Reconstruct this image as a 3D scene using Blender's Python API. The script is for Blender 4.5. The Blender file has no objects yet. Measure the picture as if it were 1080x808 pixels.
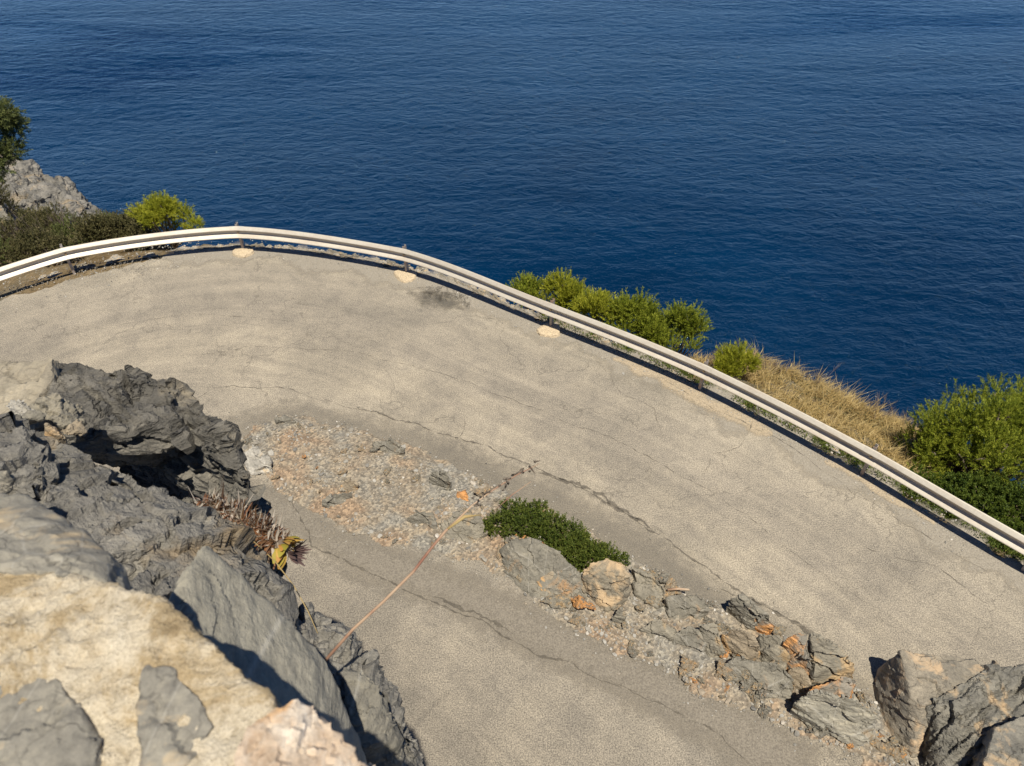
import bpy, bmesh, math, random
import numpy as np
from mathutils import Vector

# ------------------------------------------------------------------ camera, light, exposure
PITCH, FOC, CAMH = math.radians(44.0), 800.0, 11.2
scene = bpy.context.scene
COL = scene.collection

cam_d = bpy.data.cameras.new('camera')
cam = bpy.data.objects.new('camera', cam_d)
COL.objects.link(cam)
cam.location = (0, 0, CAMH)
cam.rotation_euler = (math.pi / 2 - PITCH, 0, 0)
cam_d.sensor_width = 36.0
cam_d.lens = FOC / 1080 * 36.0
cam_d.clip_start, cam_d.clip_end = 0.05, 9000
cam_d.dof.use_dof = True
cam_d.dof.focus_distance = 11.0
cam_d.dof.aperture_fstop = 6.4
scene.camera = cam

SUN = Vector((0.115, -0.385, 1.07)).normalized()
SUN_EL = math.asin(SUN.z)
world = bpy.data.worlds.new('World')
scene.world = world
world.use_nodes = True
wn = world.node_tree
sky = wn.nodes.new('ShaderNodeTexSky')
sky.sky_type = 'NISHITA'
sky.sun_disc = False
sky.sun_elevation = SUN_EL
sky.sun_rotation = math.atan2(SUN.x, SUN.y)
sky.air_density, sky.dust_density, sky.ozone_density = 0.5, 0.0, 10.0
sky.altitude = 3000
wn.links.new(sky.outputs[0], wn.nodes['Background'].inputs[0])
wn.nodes['Background'].inputs[1].default_value = 0.1
sun_d = bpy.data.lights.new('sun', 'SUN')
sun_d.energy, sun_d.angle, sun_d.color = 4.2, math.radians(0.53), (1.0, 0.945, 0.85)
sun = bpy.data.objects.new('sun', sun_d)
COL.objects.link(sun)
sun.rotation_euler = SUN.to_track_quat('Z', 'Y').to_euler()
scene.view_settings.view_transform = 'Standard'
scene.view_settings.look = 'None'
scene.view_settings.exposure = 0.42
scene.view_settings.gamma = 1.0
scene.view_settings.use_curve_mapping = False

# ------------------------------------------------------------------ measuring from the photograph
CP, SP = math.cos(PITCH), math.sin(PITCH)
def ray(u, v):
    x, y = (u - 540) / FOC, -(v - 404) / FOC
    return np.array([x, CP + y * SP, -SP + y * CP])
def W(u, v, d):
    return np.array([0, 0, CAMH]) + ray(u, v) * d
def Gp(u, v, z=0.0):
    r = ray(u, v)
    return np.array([0, 0, CAMH]) + r * ((z - CAMH) / r[2])

# ------------------------------------------------------------------ numeric noise
_rs = np.random.RandomState(7)
_PERM = np.concatenate([_rs.permutation(512)] * 3)
_GR = _rs.normal(size=(512, 3)); _GR /= np.linalg.norm(_GR, axis=1)[:, None]
_RV = _rs.rand(512, 6)
def _hash(i):
    a = _PERM[i[..., 0] & 511]
    b = _PERM[(a + i[..., 1]) & 511]
    return _PERM[(b + i[..., 2]) & 511]
def perlin(p):
    p = np.asarray(p, float)
    i = np.floor(p).astype(int); f = p - i
    w = f * f * f * (f * (f * 6 - 15) + 10)
    out = 0
    for dx in (0, 1):
        for dy in (0, 1):
            for dz in (0, 1):
                o = np.array([dx, dy, dz])
                g = _GR[_hash(i + o)]
                ww = np.prod(np.where(o == 1, w, 1 - w), axis=-1)
                out = out + ww * np.sum(g * (f - o), axis=-1)
    return out
def fbm(p, o=4, gain=0.5, lac=2.03):
    a, s, t = 1.0, 0, 0
    p = np.asarray(p, float)
    for k in range(o):
        s = s + a * perlin(p + 17.3 * k); p = p * lac; a *= gain
    return s
def chips(p, tilt=0.8):
    """broken facets: every cell carries its own tilted plane"""
    i = np.floor(p).astype(int)
    best = np.full(len(p), 1e9); val = np.zeros(len(p))
    for dx in (-1, 0, 1):
        for dy in (-1, 0, 1):
            for dz in (-1, 0, 1):
                c = i + np.array([dx, dy, dz])
                h = _hash(c); r = _RV[h]
                q = p - (c + r[:, :3])
                d = np.sum(q * q, axis=1)
                m = d < best
                best = np.where(m, d, best)
                val = np.where(m, (r[:, 3] - 0.5) + tilt * np.sum(q * (_GR[h]), axis=1), val)
    return val

# ------------------------------------------------------------------ mesh helpers
def mesh_np(name, verts, faces, smooth=True):
    me = bpy.data.meshes.new(name)
    verts = np.asarray(verts, np.float32)
    if isinstance(faces, np.ndarray):
        k = faces.shape[1]
        me.vertices.add(len(verts)); me.vertices.foreach_set('co', verts.ravel())
        me.loops.add(faces.size); me.loops.foreach_set('vertex_index', faces.astype(np.int32).ravel())
        me.polygons.add(len(faces))
        me.polygons.foreach_set('loop_start', np.arange(0, faces.size, k, dtype=np.int32))
        me.polygons.foreach_set('loop_total', np.full(len(faces), k, np.int32))
        me.update(calc_edges=True)
    else:
        me.from_pydata([tuple(map(float, v)) for v in verts], [], faces)
        me.update()
    me.polygons.foreach_set('use_smooth', np.full(len(me.polygons), smooth, bool))
    me.validate()
    return me
def link(name, me, mat=None, parent=None, loc=(0, 0, 0)):
    o = bpy.data.objects.new(name, me)
    COL.objects.link(o)
    o.location = tuple(map(float, loc))
    if mat: me.materials.append(mat)
    if parent: o.parent = parent
    return o
def tag(o, label=None, cat=None, group=None, kind=None):
    if label: o['label'] = label
    if cat: o['category'] = cat
    if group: o['group'] = group
    if kind: o['kind'] = kind
    return o
def empty(name, loc=(0, 0, 0)):
    o = bpy.data.objects.new(name, None)
    COL.objects.link(o); o.location = tuple(map(float, loc)); o.empty_display_size = .2
    return o
def drop(pts, dz):
    return [np.array(p) - np.array([0, 0, dz]) for p in pts]
def tube(path, radii, n=6):
    path = [np.array(p, float) for p in path]
    V, F = [], []
    for i, p in enumerate(path):
        t = path[min(i + 1, len(path) - 1)] - path[max(i - 1, 0)]
        t = t / (np.linalg.norm(t) + 1e-9)
        a = np.cross(t, [0.31, 0.2, 0.93]); a /= np.linalg.norm(a) + 1e-9
        b = np.cross(t, a)
        for k in range(n):
            an = 2 * math.pi * k / n
            V.append(p + radii[i] * (math.cos(an) * a + math.sin(an) * b))
    for i in range(len(path) - 1):
        for k in range(n):
            F.append((i * n + k, i * n + (k + 1) % n, (i + 1) * n + (k + 1) % n, (i + 1) * n + k))
    F.append(tuple(range(n))[::-1]); F.append(tuple(range((len(path) - 1) * n, len(path) * n)))
    return V, F
def join(parts):
    V, F, o = [], [], 0
    for v, f in parts:
        V += list(v); F += [tuple(i + o for i in q) for q in f]; o += len(v)
    return V, F

# ------------------------------------------------------------------ materials
class Mat:
    def __init__(s, name, rough=0.9, spec=0.3):
        s.m = bpy.data.materials.new(name); s.m.use_nodes = True
        s.t = s.m.node_tree; s.b = s.t.nodes['Principled BSDF']
        s.b.inputs['Roughness'].default_value = rough
        s.b.inputs['Specular IOR Level'].default_value = spec
        s.tc = s.t.nodes.new('ShaderNodeTexCoord')
        s.co = s.tc.outputs['Object']
    def n(s, typ, ins=None, **kw):
        nd = s.t.nodes.new(typ)
        for k, v in kw.items(): setattr(nd, k, v)
        for k, v in (ins or {}).items():
            if hasattr(v, 'links') or isinstance(v, bpy.types.NodeSocket): s.t.links.new(v, nd.inputs[k])
            else: nd.inputs[k].default_value = v
        return nd
    def map(s, scale=(1, 1, 1), rot=(0, 0, 0), loc=(0, 0, 0), vec=None):
        return s.n('ShaderNodeMapping', {'Vector': vec or s.co, 'Scale': scale, 'Rotation': rot, 'Location': loc}).outputs[0]
    def noise(s, scale, detail=4, rough=.55, dist=0, vec=None, lac=2.0):
        return s.n('ShaderNodeTexNoise', {'Vector': vec or s.co, 'Scale': scale, 'Detail': detail, 'Roughness': rough, 'Distortion': dist, 'Lacunarity': lac}).outputs['Fac']
    def ramp(s, fac, stops, interp='LINEAR'):
        nd = s.n('ShaderNodeValToRGB', {'Fac': fac}); cr = nd.color_ramp; cr.interpolation = interp
        while len(cr.elements) < len(stops): cr.elements.new(.5)
        for e, (p, c) in zip(cr.elements, stops):
            e.position = p
            e.color = (c, c, c, 1) if not hasattr(c, '__len__') else (*c, 1)
        return nd.outputs[0]
    def mix(s, fac, a, b, mode='MIX'):
        nd = s.n('ShaderNodeMix', data_type='RGBA', blend_type=mode)
        for k, v in ((0, fac), (6, a), (7, b)):
            if isinstance(v, bpy.types.NodeSocket): s.t.links.new(v, nd.inputs[k])
            else: nd.inputs[k].default_value = (*v, 1) if hasattr(v, '__len__') else v
        return nd.outputs[2]
    def math(s, op, a, b=0.0, clamp=False):
        nd = s.n('ShaderNodeMath', operation=op, use_clamp=clamp)
        for k, v in ((0, a), (1, b)):
            if isinstance(v, bpy.types.NodeSocket): s.t.links.new(v, nd.inputs[k])
            else: nd.inputs[k].default_value = v
        return nd.outputs[0]
    def color(s, c):
        if isinstance(c, bpy.types.NodeSocket): s.t.links.new(c, s.b.inputs['Base Color'])
        else: s.b.inputs['Base Color'].default_value = (*c, 1)
    def bump(s, h, strength=.5, dist=.02, prev=None):
        ins = {'Height': h, 'Strength': strength, 'Distance': dist}
        if prev: ins['Normal'] = prev
        nd = s.n('ShaderNodeBump', ins)
        s.t.links.new(nd.outputs[0], s.b.inputs['Normal'])
        return nd.outputs[0]

def rock_mat(name, dark, mid, light, scale=1.0, stain=None, stain_amt=0.5, vein=0.0, bump=.6, bed=(1, 1, 2.5), rot=(.4, .5, .2), speck=.25):
    M = Mat(name, .88, .25)
    v = M.map(bed, rot)
    n1 = M.noise(2.2 * scale, 8, .62, .3, v)
    n2 = M.noise(14 * scale, 6, .65, 0, v)
    n3 = M.noise(90 * scale, 3, .6)
    c = M.ramp(n1, [(.3, dark), (.52, mid), (.72, light)])
    c = M.mix(.55, c, M.ramp(n2, [(.25, (.45, .45, .45)), (.5, (1, 1, 1)), (.8, (1.5, 1.48, 1.42))]), 'MULTIPLY')
    c = M.mix(speck, c, M.ramp(n3, [(.3, (.6, .6, .6)), (.55, (1, 1, 1)), (.75, (1.7, 1.65, 1.55))]), 'MULTIPLY')
    wb = M.n('ShaderNodeVectorMath', {0: v, 1: M.n('ShaderNodeVectorMath', {0: M.n('ShaderNodeTexNoise', {'Vector': v, 'Scale': 3.0 * scale, 'Detail': 4.0}).outputs['Color'], 3: .5 / scale}, operation='SCALE').outputs[0]}, operation='ADD').outputs[0]
    fr = M.n('ShaderNodeTexVoronoi', {'Vector': wb, 'Scale': 2.6 * scale}, feature='DISTANCE_TO_EDGE').outputs['Distance']
    fl = M.math('MULTIPLY', M.ramp(fr, [(0, 1), (.03, 0)]), M.ramp(M.noise(1.5 * scale, 3), [(.45, 0), (.6, .75)]))
    c = M.mix(fl, c, tuple(x * .4 for x in dark))
    if stain:
        sf = M.ramp(M.noise(1.7 * scale, 5, .6, .6, M.map((1, 1, 1), (0, 0, 0), (3.3, 1.2, 7))), [(.62 - stain_amt * .35, 0), (.72 - stain_amt * .35, 1)])
        sc = M.mix(M.noise(9 * scale, 4, .6), stain, tuple(min(1, x * 1.5) for x in stain))
        c = M.mix(M.math('MULTIPLY', sf, .85), c, sc)
    if vein:
        w = M.n('ShaderNodeTexVoronoi', {'Vector': M.map((1.2, .5, .8), (.6, .2, .9)), 'Scale': 1.6 * scale}, feature='DISTANCE_TO_EDGE').outputs['Distance']
        c = M.mix(M.math('MULTIPLY', M.ramp(w, [(0, 1), (.018, 0)]), vein), c, (.5, .47, .4))
    M.color(c)
    vv = M.n('ShaderNodeTexVoronoi', {'Vector': v, 'Scale': 9 * scale}, feature='F1').outputs['Distance']
    h = M.math('ADD', M.math('MULTIPLY', n2, .9), M.math('MULTIPLY', vv, .35))
    h = M.math('SUBTRACT', h, M.math('MULTIPLY', fl, .8))
    b = M.bump(h, bump, .05 / scale)
    M.bump(n3, .5 * bump, .01 / scale, b)
    return M.m

MT = {}
MT['dark'] = rock_mat('dark_limestone', (.13, .122, .105), (.222, .206, .174), (.33, .302, .246), stain=(.24, .17, .09), stain_amt=.12, speck=.45, bump=.9)
MT['darkfar'] = rock_mat('dark_schist', (.095, .089, .076), (.165, .152, .126), (.265, .24, .192), stain=(.3, .25, .17), stain_amt=.08, speck=.45, bump=1.0, bed=(1, 1, 4), rot=(.9, .3, 0))  # thin-bedded stone, dark grey in its own colour
MT['slab'] = rock_mat('grey_slate', (.23, .214, .17), (.31, .284, .22), (.4, .36, .272), stain=(.2, .13, .06), stain_amt=.12, vein=.35, bump=.4, bed=(1, .6, 2.5), rot=(.2, 1.1, .5))
MT['grey'] = rock_mat('grey_stone', (.165, .149, .115), (.265, .237, .18), (.37, .327, .242), scale=1.6, stain=(.36, .25, .13), stain_amt=.28)
MT['grey2'] = rock_mat('blue_grey_stone', (.15, .138, .11), (.235, .214, .167), (.325, .29, .22), scale=1.4, stain=(.33, .2, .1), stain_amt=.12, vein=.3)
MT['tan'] = rock_mat('tan_stone', (.2, .165, .115), (.32, .26, .18), (.45, .37, .26), scale=1.5, stain=(.46, .28, .12), stain_amt=.25)
MT['shoulder'] = rock_mat('smooth_tan_bedding', (.26, .225, .165), (.33, .285, .205), (.4, .345, .25), scale=1.2, speck=.3, bump=.3)
MT['rough'] = rock_mat('rough_grey_stone', (.14, .132, .11), (.22, .204, .166), (.32, .29, .226), scale=1.4, stain=(.4, .29, .17), stain_amt=.2, speck=.5, bump=.8)
MT['brown'] = rock_mat('brown_speckled_stone', (.17, .155, .125), (.27, .235, .178), (.38, .325, .24), scale=1.6, stain=(.42, .3, .18), stain_amt=.3, speck=.8)
MT['orange'] = rock_mat('rusty_stone', (.17, .15, .12), (.25, .225, .18), (.34, .3, .24), scale=1.5, stain=(.52, .25, .08), stain_amt=.62)
MT['pale'] = rock_mat('pale_limestone', (.25, .235, .2), (.4, .37, .31), (.58, .54, .46), scale=1.6, stain=(.45, .33, .18), stain_amt=.25)
MT['speck'] = rock_mat('lichen_speckled_stone', (.15, .135, .105), (.25, .215, .155), (.35, .29, .2), scale=1.3, stain=(.46, .33, .19), stain_amt=.38, speck=.7)
MT['outcrop'] = rock_mat('weathered_limestone', (.12, .115, .1), (.22, .205, .175), (.34, .31, .26), scale=.7, stain=(.3, .24, .16), stain_amt=.2, bump=.8)
MT['pink'] = rock_mat('pink_quartz_stone', (.42, .29, .18), (.62, .52, .4), (.78, .71, .6), scale=5, stain=(.5, .3, .14), stain_amt=.2, bump=.35)
MT['paver'] = rock_mat('smooth_grey_stone', (.19, .176, .145), (.275, .252, .2), (.37, .335, .26), scale=4, stain=(.42, .32, .19), stain_amt=.22, vein=.25, bump=.3)

# mortar
M = Mat('lime_mortar', .95, .15)
n1 = M.noise(3.2, 8, .68, .5); n2 = M.noise(26, 7, .7, .3); n3 = M.noise(230, 3, .6)
c = M.ramp(n1, [(.34, (.37, .27, .145)), (.46, (.47, .36, .21)), (.51, (.64, .54, .38)), (.66, (.72, .64, .49))])
c = M.mix(.6, c, M.ramp(n2, [(.32, (.5, .46, .38)), (.46, (1, 1, 1)), (.68, (1.22, 1.24, 1.26))]), 'MULTIPLY')
c = M.mix(M.ramp(M.noise(75, 4, .7), [(.62, 0), (.7, .5)]), c, (.2, .14, .08))
c = M.mix(.5, c, M.ramp(n3, [(.35, (.65, .62, .55)), (.55, (1, 1, 1)), (.7, (1.2, 1.2, 1.2))]), 'MULTIPLY')
M.color(c); b = M.bump(n2, .8, .02); M.bump(n3, .8, .005, b)
MT['mortar'] = M.m

# road
M = Mat('worn_asphalt', .93, .2)
lane = M.n('ShaderNodeAttribute', attribute_name='lane').outputs['Fac']          # metres in from the outer rim
low = M.map((.22, .22, .22))
lv = M.n('ShaderNodeVectorMath', {0: low, 1: M.n('ShaderNodeCombineXYZ', {0: M.math('MULTIPLY', lane, 1.9), 1: M.math('MULTIPLY', lane, .6), 2: M.math('MULTIPLY', lane, 2.3)}).outputs[0]}, operation='ADD').outputs[0]
streak = M.noise(1.3, 7, .7, .6, lv)
big = M.noise(.33, 7, .62, .6); mid = M.noise(1.7, 7, .68, .4); fine = M.noise(46, 3, .75); agg = M.noise(120, 2, .7); spot = M.noise(9, 5, .7)
c = M.ramp(M.math('ADD', M.math('MULTIPLY', big, .6), M.math('MULTIPLY', streak, .4)), [(.36, (.235, .208, .163)), (.5, (.302, .264, .203)), (.62, (.38, .33, .25))])
ln01 = M.math('MULTIPLY', M.math('ADD', lane, M.math('MULTIPLY', mid, 1.2)), .05)
c = M.mix(1.0, c, M.ramp(ln01, [(.02, (1.1, 1.1, 1.08)), (.07, (1, 1, 1)), (.14, (.9, .9, .91)), (.22, (1.06, 1.05, 1.03)), (.34, (.95, .95, .96)), (.46, (.76, .76, .77))]), 'MULTIPLY')
c = M.mix(.6, c, M.ramp(mid, [(.32, (.72, .73, .76)), (.5, (1, 1, 1)), (.68, (1.16, 1.15, 1.12))]), 'MULTIPLY')
c = M.mix(.45, c, M.ramp(spot, [(.3, (.68, .69, .7)), (.5, (1, 1, 1)), (.7, (1.2, 1.19, 1.17))]), 'MULTIPLY')
c = M.mix(.85, c, M.ramp(fine, [(.36, (.42, .42, .43)), (.5, (1, 1, 1)), (.64, (1.55, 1.53, 1.48))]), 'MULTIPLY')
c = M.mix(.7, c, M.ramp(agg, [(.3, (.45, .45, .46)), (.5, (1, 1, 1)), (.72, (1.7, 1.68, 1.62))]), 'MULTIPLY')
wob = M.n('ShaderNodeVectorMath', {0: M.n('ShaderNodeTexNoise', {'Vector': M.co, 'Scale': 1.6, 'Detail': 5.0}).outputs['Color'], 3: 1.3}, operation='SCALE').outputs[0]
wv = M.n('ShaderNodeVectorMath', {0: M.co, 1: wob}, operation='ADD').outputs[0]
ck = M.n('ShaderNodeTexVoronoi', {'Vector': wv, 'Scale': .42}, feature='DISTANCE_TO_EDGE').outputs['Distance']
ck2 = M.n('ShaderNodeTexVoronoi', {'Vector': wv, 'Scale': 1.5}, feature='DISTANCE_TO_EDGE').outputs['Distance']
cm = M.math('MULTIPLY', M.ramp(ck, [(0, 1), (.008, 0)]), M.ramp(M.noise(.5, 2), [(.42, 0), (.55, .8)]))
cm2 = M.math('MULTIPLY', M.ramp(ck2, [(0, 1), (.03, 0)]), M.ramp(M.noise(.35, 3, .5, 0, M.map((1, 1, 1), (0, 0, 0), (5, 9, 0))), [(.55, 0), (.66, .55)]))
cm = M.math('MAXIMUM', cm, cm2)
c = M.mix(M.math('MULTIPLY', cm, .7), c, (.1, .088, .07))
M.color(c); M.bump(agg, .3, .006)
MT['road'] = M.m
def flat_asphalt(name, a, bcol, sc=1.0, fade=0.0):
    M = Mat(name, .95, .2)
    f = M.noise(40, 3, .7); m = M.noise(2.2 * sc, 6, .65)
    c = M.mix(m, a, bcol)
    c = M.mix(.8, c, M.ramp(f, [(.3, (.55, .55, .56)), (.5, (1, 1, 1)), (.7, (1.45, 1.45, 1.42))]), 'MULTIPLY')
    M.color(c); M.bump(f, .5, .02)
    if fade:      # worn thin towards its rim, so the asphalt below shows through
        at_ = M.n('ShaderNodeAttribute', attribute_name='wear').outputs['Fac']
        nz = M.noise(5, 7, .7)
        al = M.ramp(M.math('ADD', at_, M.math('MULTIPLY', M.math('SUBTRACT', nz, .5), 1.6)), [(.2, 0), (.9, fade)])
        ms = M.n('ShaderNodeMixShader', {0: al, 1: M.n('ShaderNodeBsdfTransparent').outputs[0], 2: M.b.outputs[0]})
        M.t.links.new(ms.outputs[0], M.t.nodes['Material Output'].inputs[0])
    return M.m
MT['patch'] = flat_asphalt('grey_asphalt_band', (.19, .171, .138), (.25, .222, .176), 1.0, .42)
MT['patch2'] = flat_asphalt('smooth_repair_asphalt', (.25, .218, .17), (.29, .252, .195), 1.0, .8)
MT['crackm'] = flat_asphalt('broken_asphalt', (.09, .08, .065), (.2, .172, .13), 5, .85)
MT['stain'] = flat_asphalt('damp_stain', (.12, .11, .09), (.17, .152, .12), 2, .8)
MT['crumb'] = flat_asphalt('crumbled_edge', (.31, .272, .21), (.4, .355, .28), 3, .8)
MT['cement'] = flat_asphalt('cement_footing', (.46, .36, .22), (.62, .5, .34), 3)
MT['apron'] = flat_asphalt('cement_apron', (.42, .33, .21), (.56, .46, .32), 2, .75)
# gravel bed
M = Mat('gravel_bed', .95, .15)
n1 = M.noise(1.1, 5, .6, .5); n2 = M.noise(22, 4, .7)
vo = M.n('ShaderNodeTexVoronoi', {'Vector': M.co, 'Scale': 26}, feature='F1')
c = M.ramp(n1, [(.35, (.29, .21, .14)), (.48, (.27, .225, .165)), (.6, (.25, .23, .19))])
c = M.mix(.55, c, M.ramp(M.n('ShaderNodeSeparateColor', {0: vo.outputs['Color']}).outputs[0], [(.1, (.5, .5, .5)), (.5, (1, 1, 1)), (.95, (1.9, 1.85, 1.7))]), 'MULTIPLY')
c = M.mix(.5, c, M.ramp(n2, [(.3, (.55, .55, .55)), (.6, (1.2, 1.2, 1.2))]), 'MULTIPLY')
M.color(c); b = M.bump(vo.outputs['Distance'], .6, .03); M.bump(n2, .5, .03, b)
MT['gravel'] = M.m
M = Mat('gravel_stones', .9, .2)
ri = M.n('ShaderNodeNewGeometry').outputs['Random Per Island']
c = M.ramp(ri, [(0, (.17, .16, .14)), (.22, (.27, .25, .21)), (.42, (.3, .265, .205)), (.58, (.33, .31, .265)), (.8, (.42, .39, .33)), (.92, (.33, .265, .185)), (1, (.64, .6, .52))])
c = M.mix(.4, c, M.ramp(M.noise(30, 3), [(.3, (.6, .6, .6)), (.6, (1.2, 1.2, 1.2))]), 'MULTIPLY')
M.color(c)
MT['pebble'] = M.m
# hillside soil
M = Mat('dry_hillside', .95, .1)
n1 = M.noise(.5, 6, .65); n2 = M.noise(6, 6, .7)
c = M.ramp(n1, [(.35, (.17, .12, .06)), (.5, (.27, .2, .11)), (.65, (.2, .18, .13))])
c = M.mix(.7, c, M.ramp(n2, [(.3, (.45, .45, .42)), (.55, (1, 1, 1)), (.75, (1.4, 1.35, 1.25))]), 'MULTIPLY')
M.color(c); M.bump(n2, .9, .15)
MT['soil'] = M.m
# water
M = Mat('deep_sea_water', .04, .29)
M.b.inputs['IOR'].default_value = 1.333
def wv_(scale, rot, st, det, loc, dist=.6, rough=.55):
    return M.noise(1.0, det, rough, dist, M.map((scale / st, scale, scale), (0, 0, rot), loc))
a0 = wv_(.10, .10, 5.0, 2, (11, 4, 0), .5)
a1 = wv_(.055, .16, 3.0, 2, (0, 0, 0), .4)
a2 = wv_(.52, -.10, 1.9, 5, (30, 9, 0), .5, .62)
a3 = wv_(1.5, .25, 1.6, 4, (3, 70, 0), .3, .65)
calm = M.ramp(wv_(.012, .2, 2.5, 3, (7, 1, 0)), [(.36, .4), (.64, 1.5)])
h = M.math('ADD', M.math('MULTIPLY', a1, 1.6), M.math('MULTIPLY', M.math('MULTIPLY', a2, calm), 1.7))
h = M.math('ADD', h, M.math('MULTIPLY', M.math('MULTIPLY', a3, calm), .5))
h = M.math('ADD', h, M.math('MULTIPLY', a0, 1.5))
M.bump(h, 1.0, .46)
M.color(M.ramp(wv_(.02, .1, 2, 4, (1, 2, 0)), [(.35, (.0002, .0140, .043)), (.65, (.0003, .0205, .060))]))
MT['water'] = M.m
# rail metal
def metal_mat(name, base, rust, amt, rough=.5, metallic=.35):
    M = Mat(name, rough, .5); M.b.inputs['Metallic'].default_value = metallic
    n1 = M.noise(1.2, 6, .7, .5, M.map((1, 1, 6))); n2 = M.noise(18, 5, .7)
    c = M.mix(M.ramp(n1, [(.45, 0), (.75, amt)]), base, rust)
    c = M.mix(.5, c, M.ramp(n2, [(.3, (.78, .78, .78)), (.6, (1.05, 1.05, 1.05))]), 'MULTIPLY')
    M.color(c); M.bump(n2, .08, .01)
    return M.m
MT['rail'] = metal_mat('galvanised_steel', (.62, .56, .45), (.46, .34, .23), .6, .55, .35)
MT['post'] = metal_mat('rusting_post_steel', (.42, .38, .33), (.42, .2, .08), .8, .7, .2)
MT['bolt'] = metal_mat('bolt_steel', (.6, .45, .25), (.5, .3, .12), .8, .6, .2)

def leaf_mat(name, stops, trans=.3, rough=.6):
    M = Mat(name, rough, .25)
    g = M.n('ShaderNodeNewGeometry').outputs['Random Per Island']
    f = M.math('ADD', M.math('MULTIPLY', g, .4), M.math('MULTIPLY', M.noise(2.6, 4, .65), .62))
    c = M.ramp(f, stops)
    M.color(c)
    tr = M.n('ShaderNodeBsdfTranslucent', {'Color': c})
    ms = M.n('ShaderNodeMixShader', {0: trans, 1: M.b.outputs[0], 2: tr.outputs[0]})
    M.t.links.new(ms.outputs[0], M.t.nodes['Material Output'].inputs[0])
    return M.m
MT['pine'] = leaf_mat('pine_needles', [(.28, (.075, .11, .012)), (.46, (.235, .285, .024)), (.7, (.48, .49, .06))], .35)
MT['pineb'] = leaf_mat('bright_pine_needles', [(.28, (.14, .17, .013)), (.46, (.35, .375, .028)), (.7, (.58, .55, .065))], .35)
MT['juniper'] = leaf_mat('dark_green_leaves', [(.25, (.04, .07, .010)), (.5, (.09, .13, .016)), (.75, (.18, .22, .028))], .3)
MT['olive'] = leaf_mat('olive_leaves', [(.25, (.06, .08, .02)), (.5, (.12, .14, .04)), (.75, (.24, .25, .08))], .25)
MT['scrub'] = leaf_mat('scrub_leaves', [(.25, (.05, .052, .018)), (.5, (.105, .1, .035)), (.75, (.24, .2, .09))], .25)
MT['moss'] = leaf_mat('low_shrub_leaves', [(.25, (.04, .065, .010)), (.5, (.095, .13, .02)), (.75, (.2, .22, .04))], .3)
MT['straw'] = leaf_mat('dry_grass', [(.2, (.24, .165, .05)), (.5, (.5, .36, .14)), (.8, (.68, .53, .26))], .3)
MT['deadwood'] = leaf_mat('dead_twigs', [(.2, (.1, .075, .06)), (.6, (.2, .15, .13)), (.9, (.3, .25, .2))], .0)
M = Mat('bark', .9, .2); n1 = M.noise(12, 6, .7, 0, M.map((1, 1, .3)))
M.color(M.ramp(n1, [(.3, (.07, .05, .035)), (.6, (.2, .16, .12)), (.8, (.32, .28, .22))])); M.bump(n1, .6, .02)
MT['bark'] = M.m
M = Mat('dry_stalk', .7, .3)
n1 = M.noise(5, 4, .6); M.color(M.ramp(n1, [(.35, (.24, .11, .07)), (.5, (.4, .27, .17)), (.7, (.52, .4, .27))]))
MT['stalk'] = M.m

# ------------------------------------------------------------------ the outer road edge / guardrail line
PB = [Gp(*q)[:2] for q in ((79, 287), (258, 264), (430, 288), (582, 346), (739, 411), (910, 501))]
ext_l = [(-24.0, -6.0), (-18.6, 6.0), (-14.8, 12.2)]
d_end = PB[-1] - PB[-2]; d_end /= np.linalg.norm(d_end)
p1080 = Gp(1080, 602)[:2]
ext_r = [p1080, p1080 + d_end * 4, p1080 + d_end * 30, p1080 + d_end * 60]
CTRL = [np.array(q, float) for q in ext_l] + PB + [np.array(q, float) for q in ext_r]
def catmull(P, t):
    n = len(P) - 1
    k = min(int(t), n - 1); f = t - k
    p0, p1, p2, p3 = P[max(k - 1, 0)], P[k], P[k + 1], P[min(k + 2, n)]
    # centripetal-ish tangents
    m1 = (p2 - p0) * (np.linalg.norm(p2 - p1) / (np.linalg.norm(p2 - p1) + np.linalg.norm(p1 - p0) + 1e-9)) if k > 0 else p2 - p1
    m2 = (p3 - p1) * (np.linalg.norm(p2 - p1) / (np.linalg.norm(p2 - p1) + np.linalg.norm(p3 - p2) + 1e-9)) if k + 2 <= n else p2 - p1
    return ((2 * f**3 - 3 * f**2 + 1) * p1 + (f**3 - 2 * f**2 + f) * m1 + (-2 * f**3 + 3 * f**2) * p2 + (f**3 - f**2) * m2)
NL = len(ext_l)                       # parameter t = NL + k is post k
def edge(t): return catmull(CTRL, t)
def edge_n(t):
    e = .02
    a, b = edge(max(t - e, 0)), edge(min(t + e, len(CTRL) - 1.0001))
    d = (b - a) / np.linalg.norm(b - a)
    n = np.array([-d[1], d[0]])       # points outward, to the sea
    return d, n
def sstep(a, b, x):
    t = np.clip((x - a) / (b - a), 0, 1); return t * t * (3 - 2 * t)

SH_T = [0, NL - 1, NL - .25, NL + .15, NL + .55, NL + .9, NL + 2.2, NL + 3.0, NL + 3.6, NL + 4.0, NL + 5.2, NL + 6, NL + 9]
SH_W = [12, 15, 12, 4.0, 1.6, .12, .12, .2, .9, 3.0, 3.3, 3.6, 4]
SH_S = [.3, .30, .32, .42, .5, .3, .3, .5, .6, .42, .42, .45, .45]
def ground_z(t, d):
    w = np.interp(t, SH_T, SH_W); s = np.interp(t, SH_T, SH_S)
    z = -.05 - .55 * np.clip(d - .08, 0, .4) - s * np.minimum(np.maximum(d - .3, 0), w) - 1.75 * np.maximum(d - .3 - w, 0)
    return z
def slope_pt(t, d):
    p = edge(t) + edge_n(t)[1] * d
    return np.array([p[0], p[1], float(ground_z(t, d))])

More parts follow.
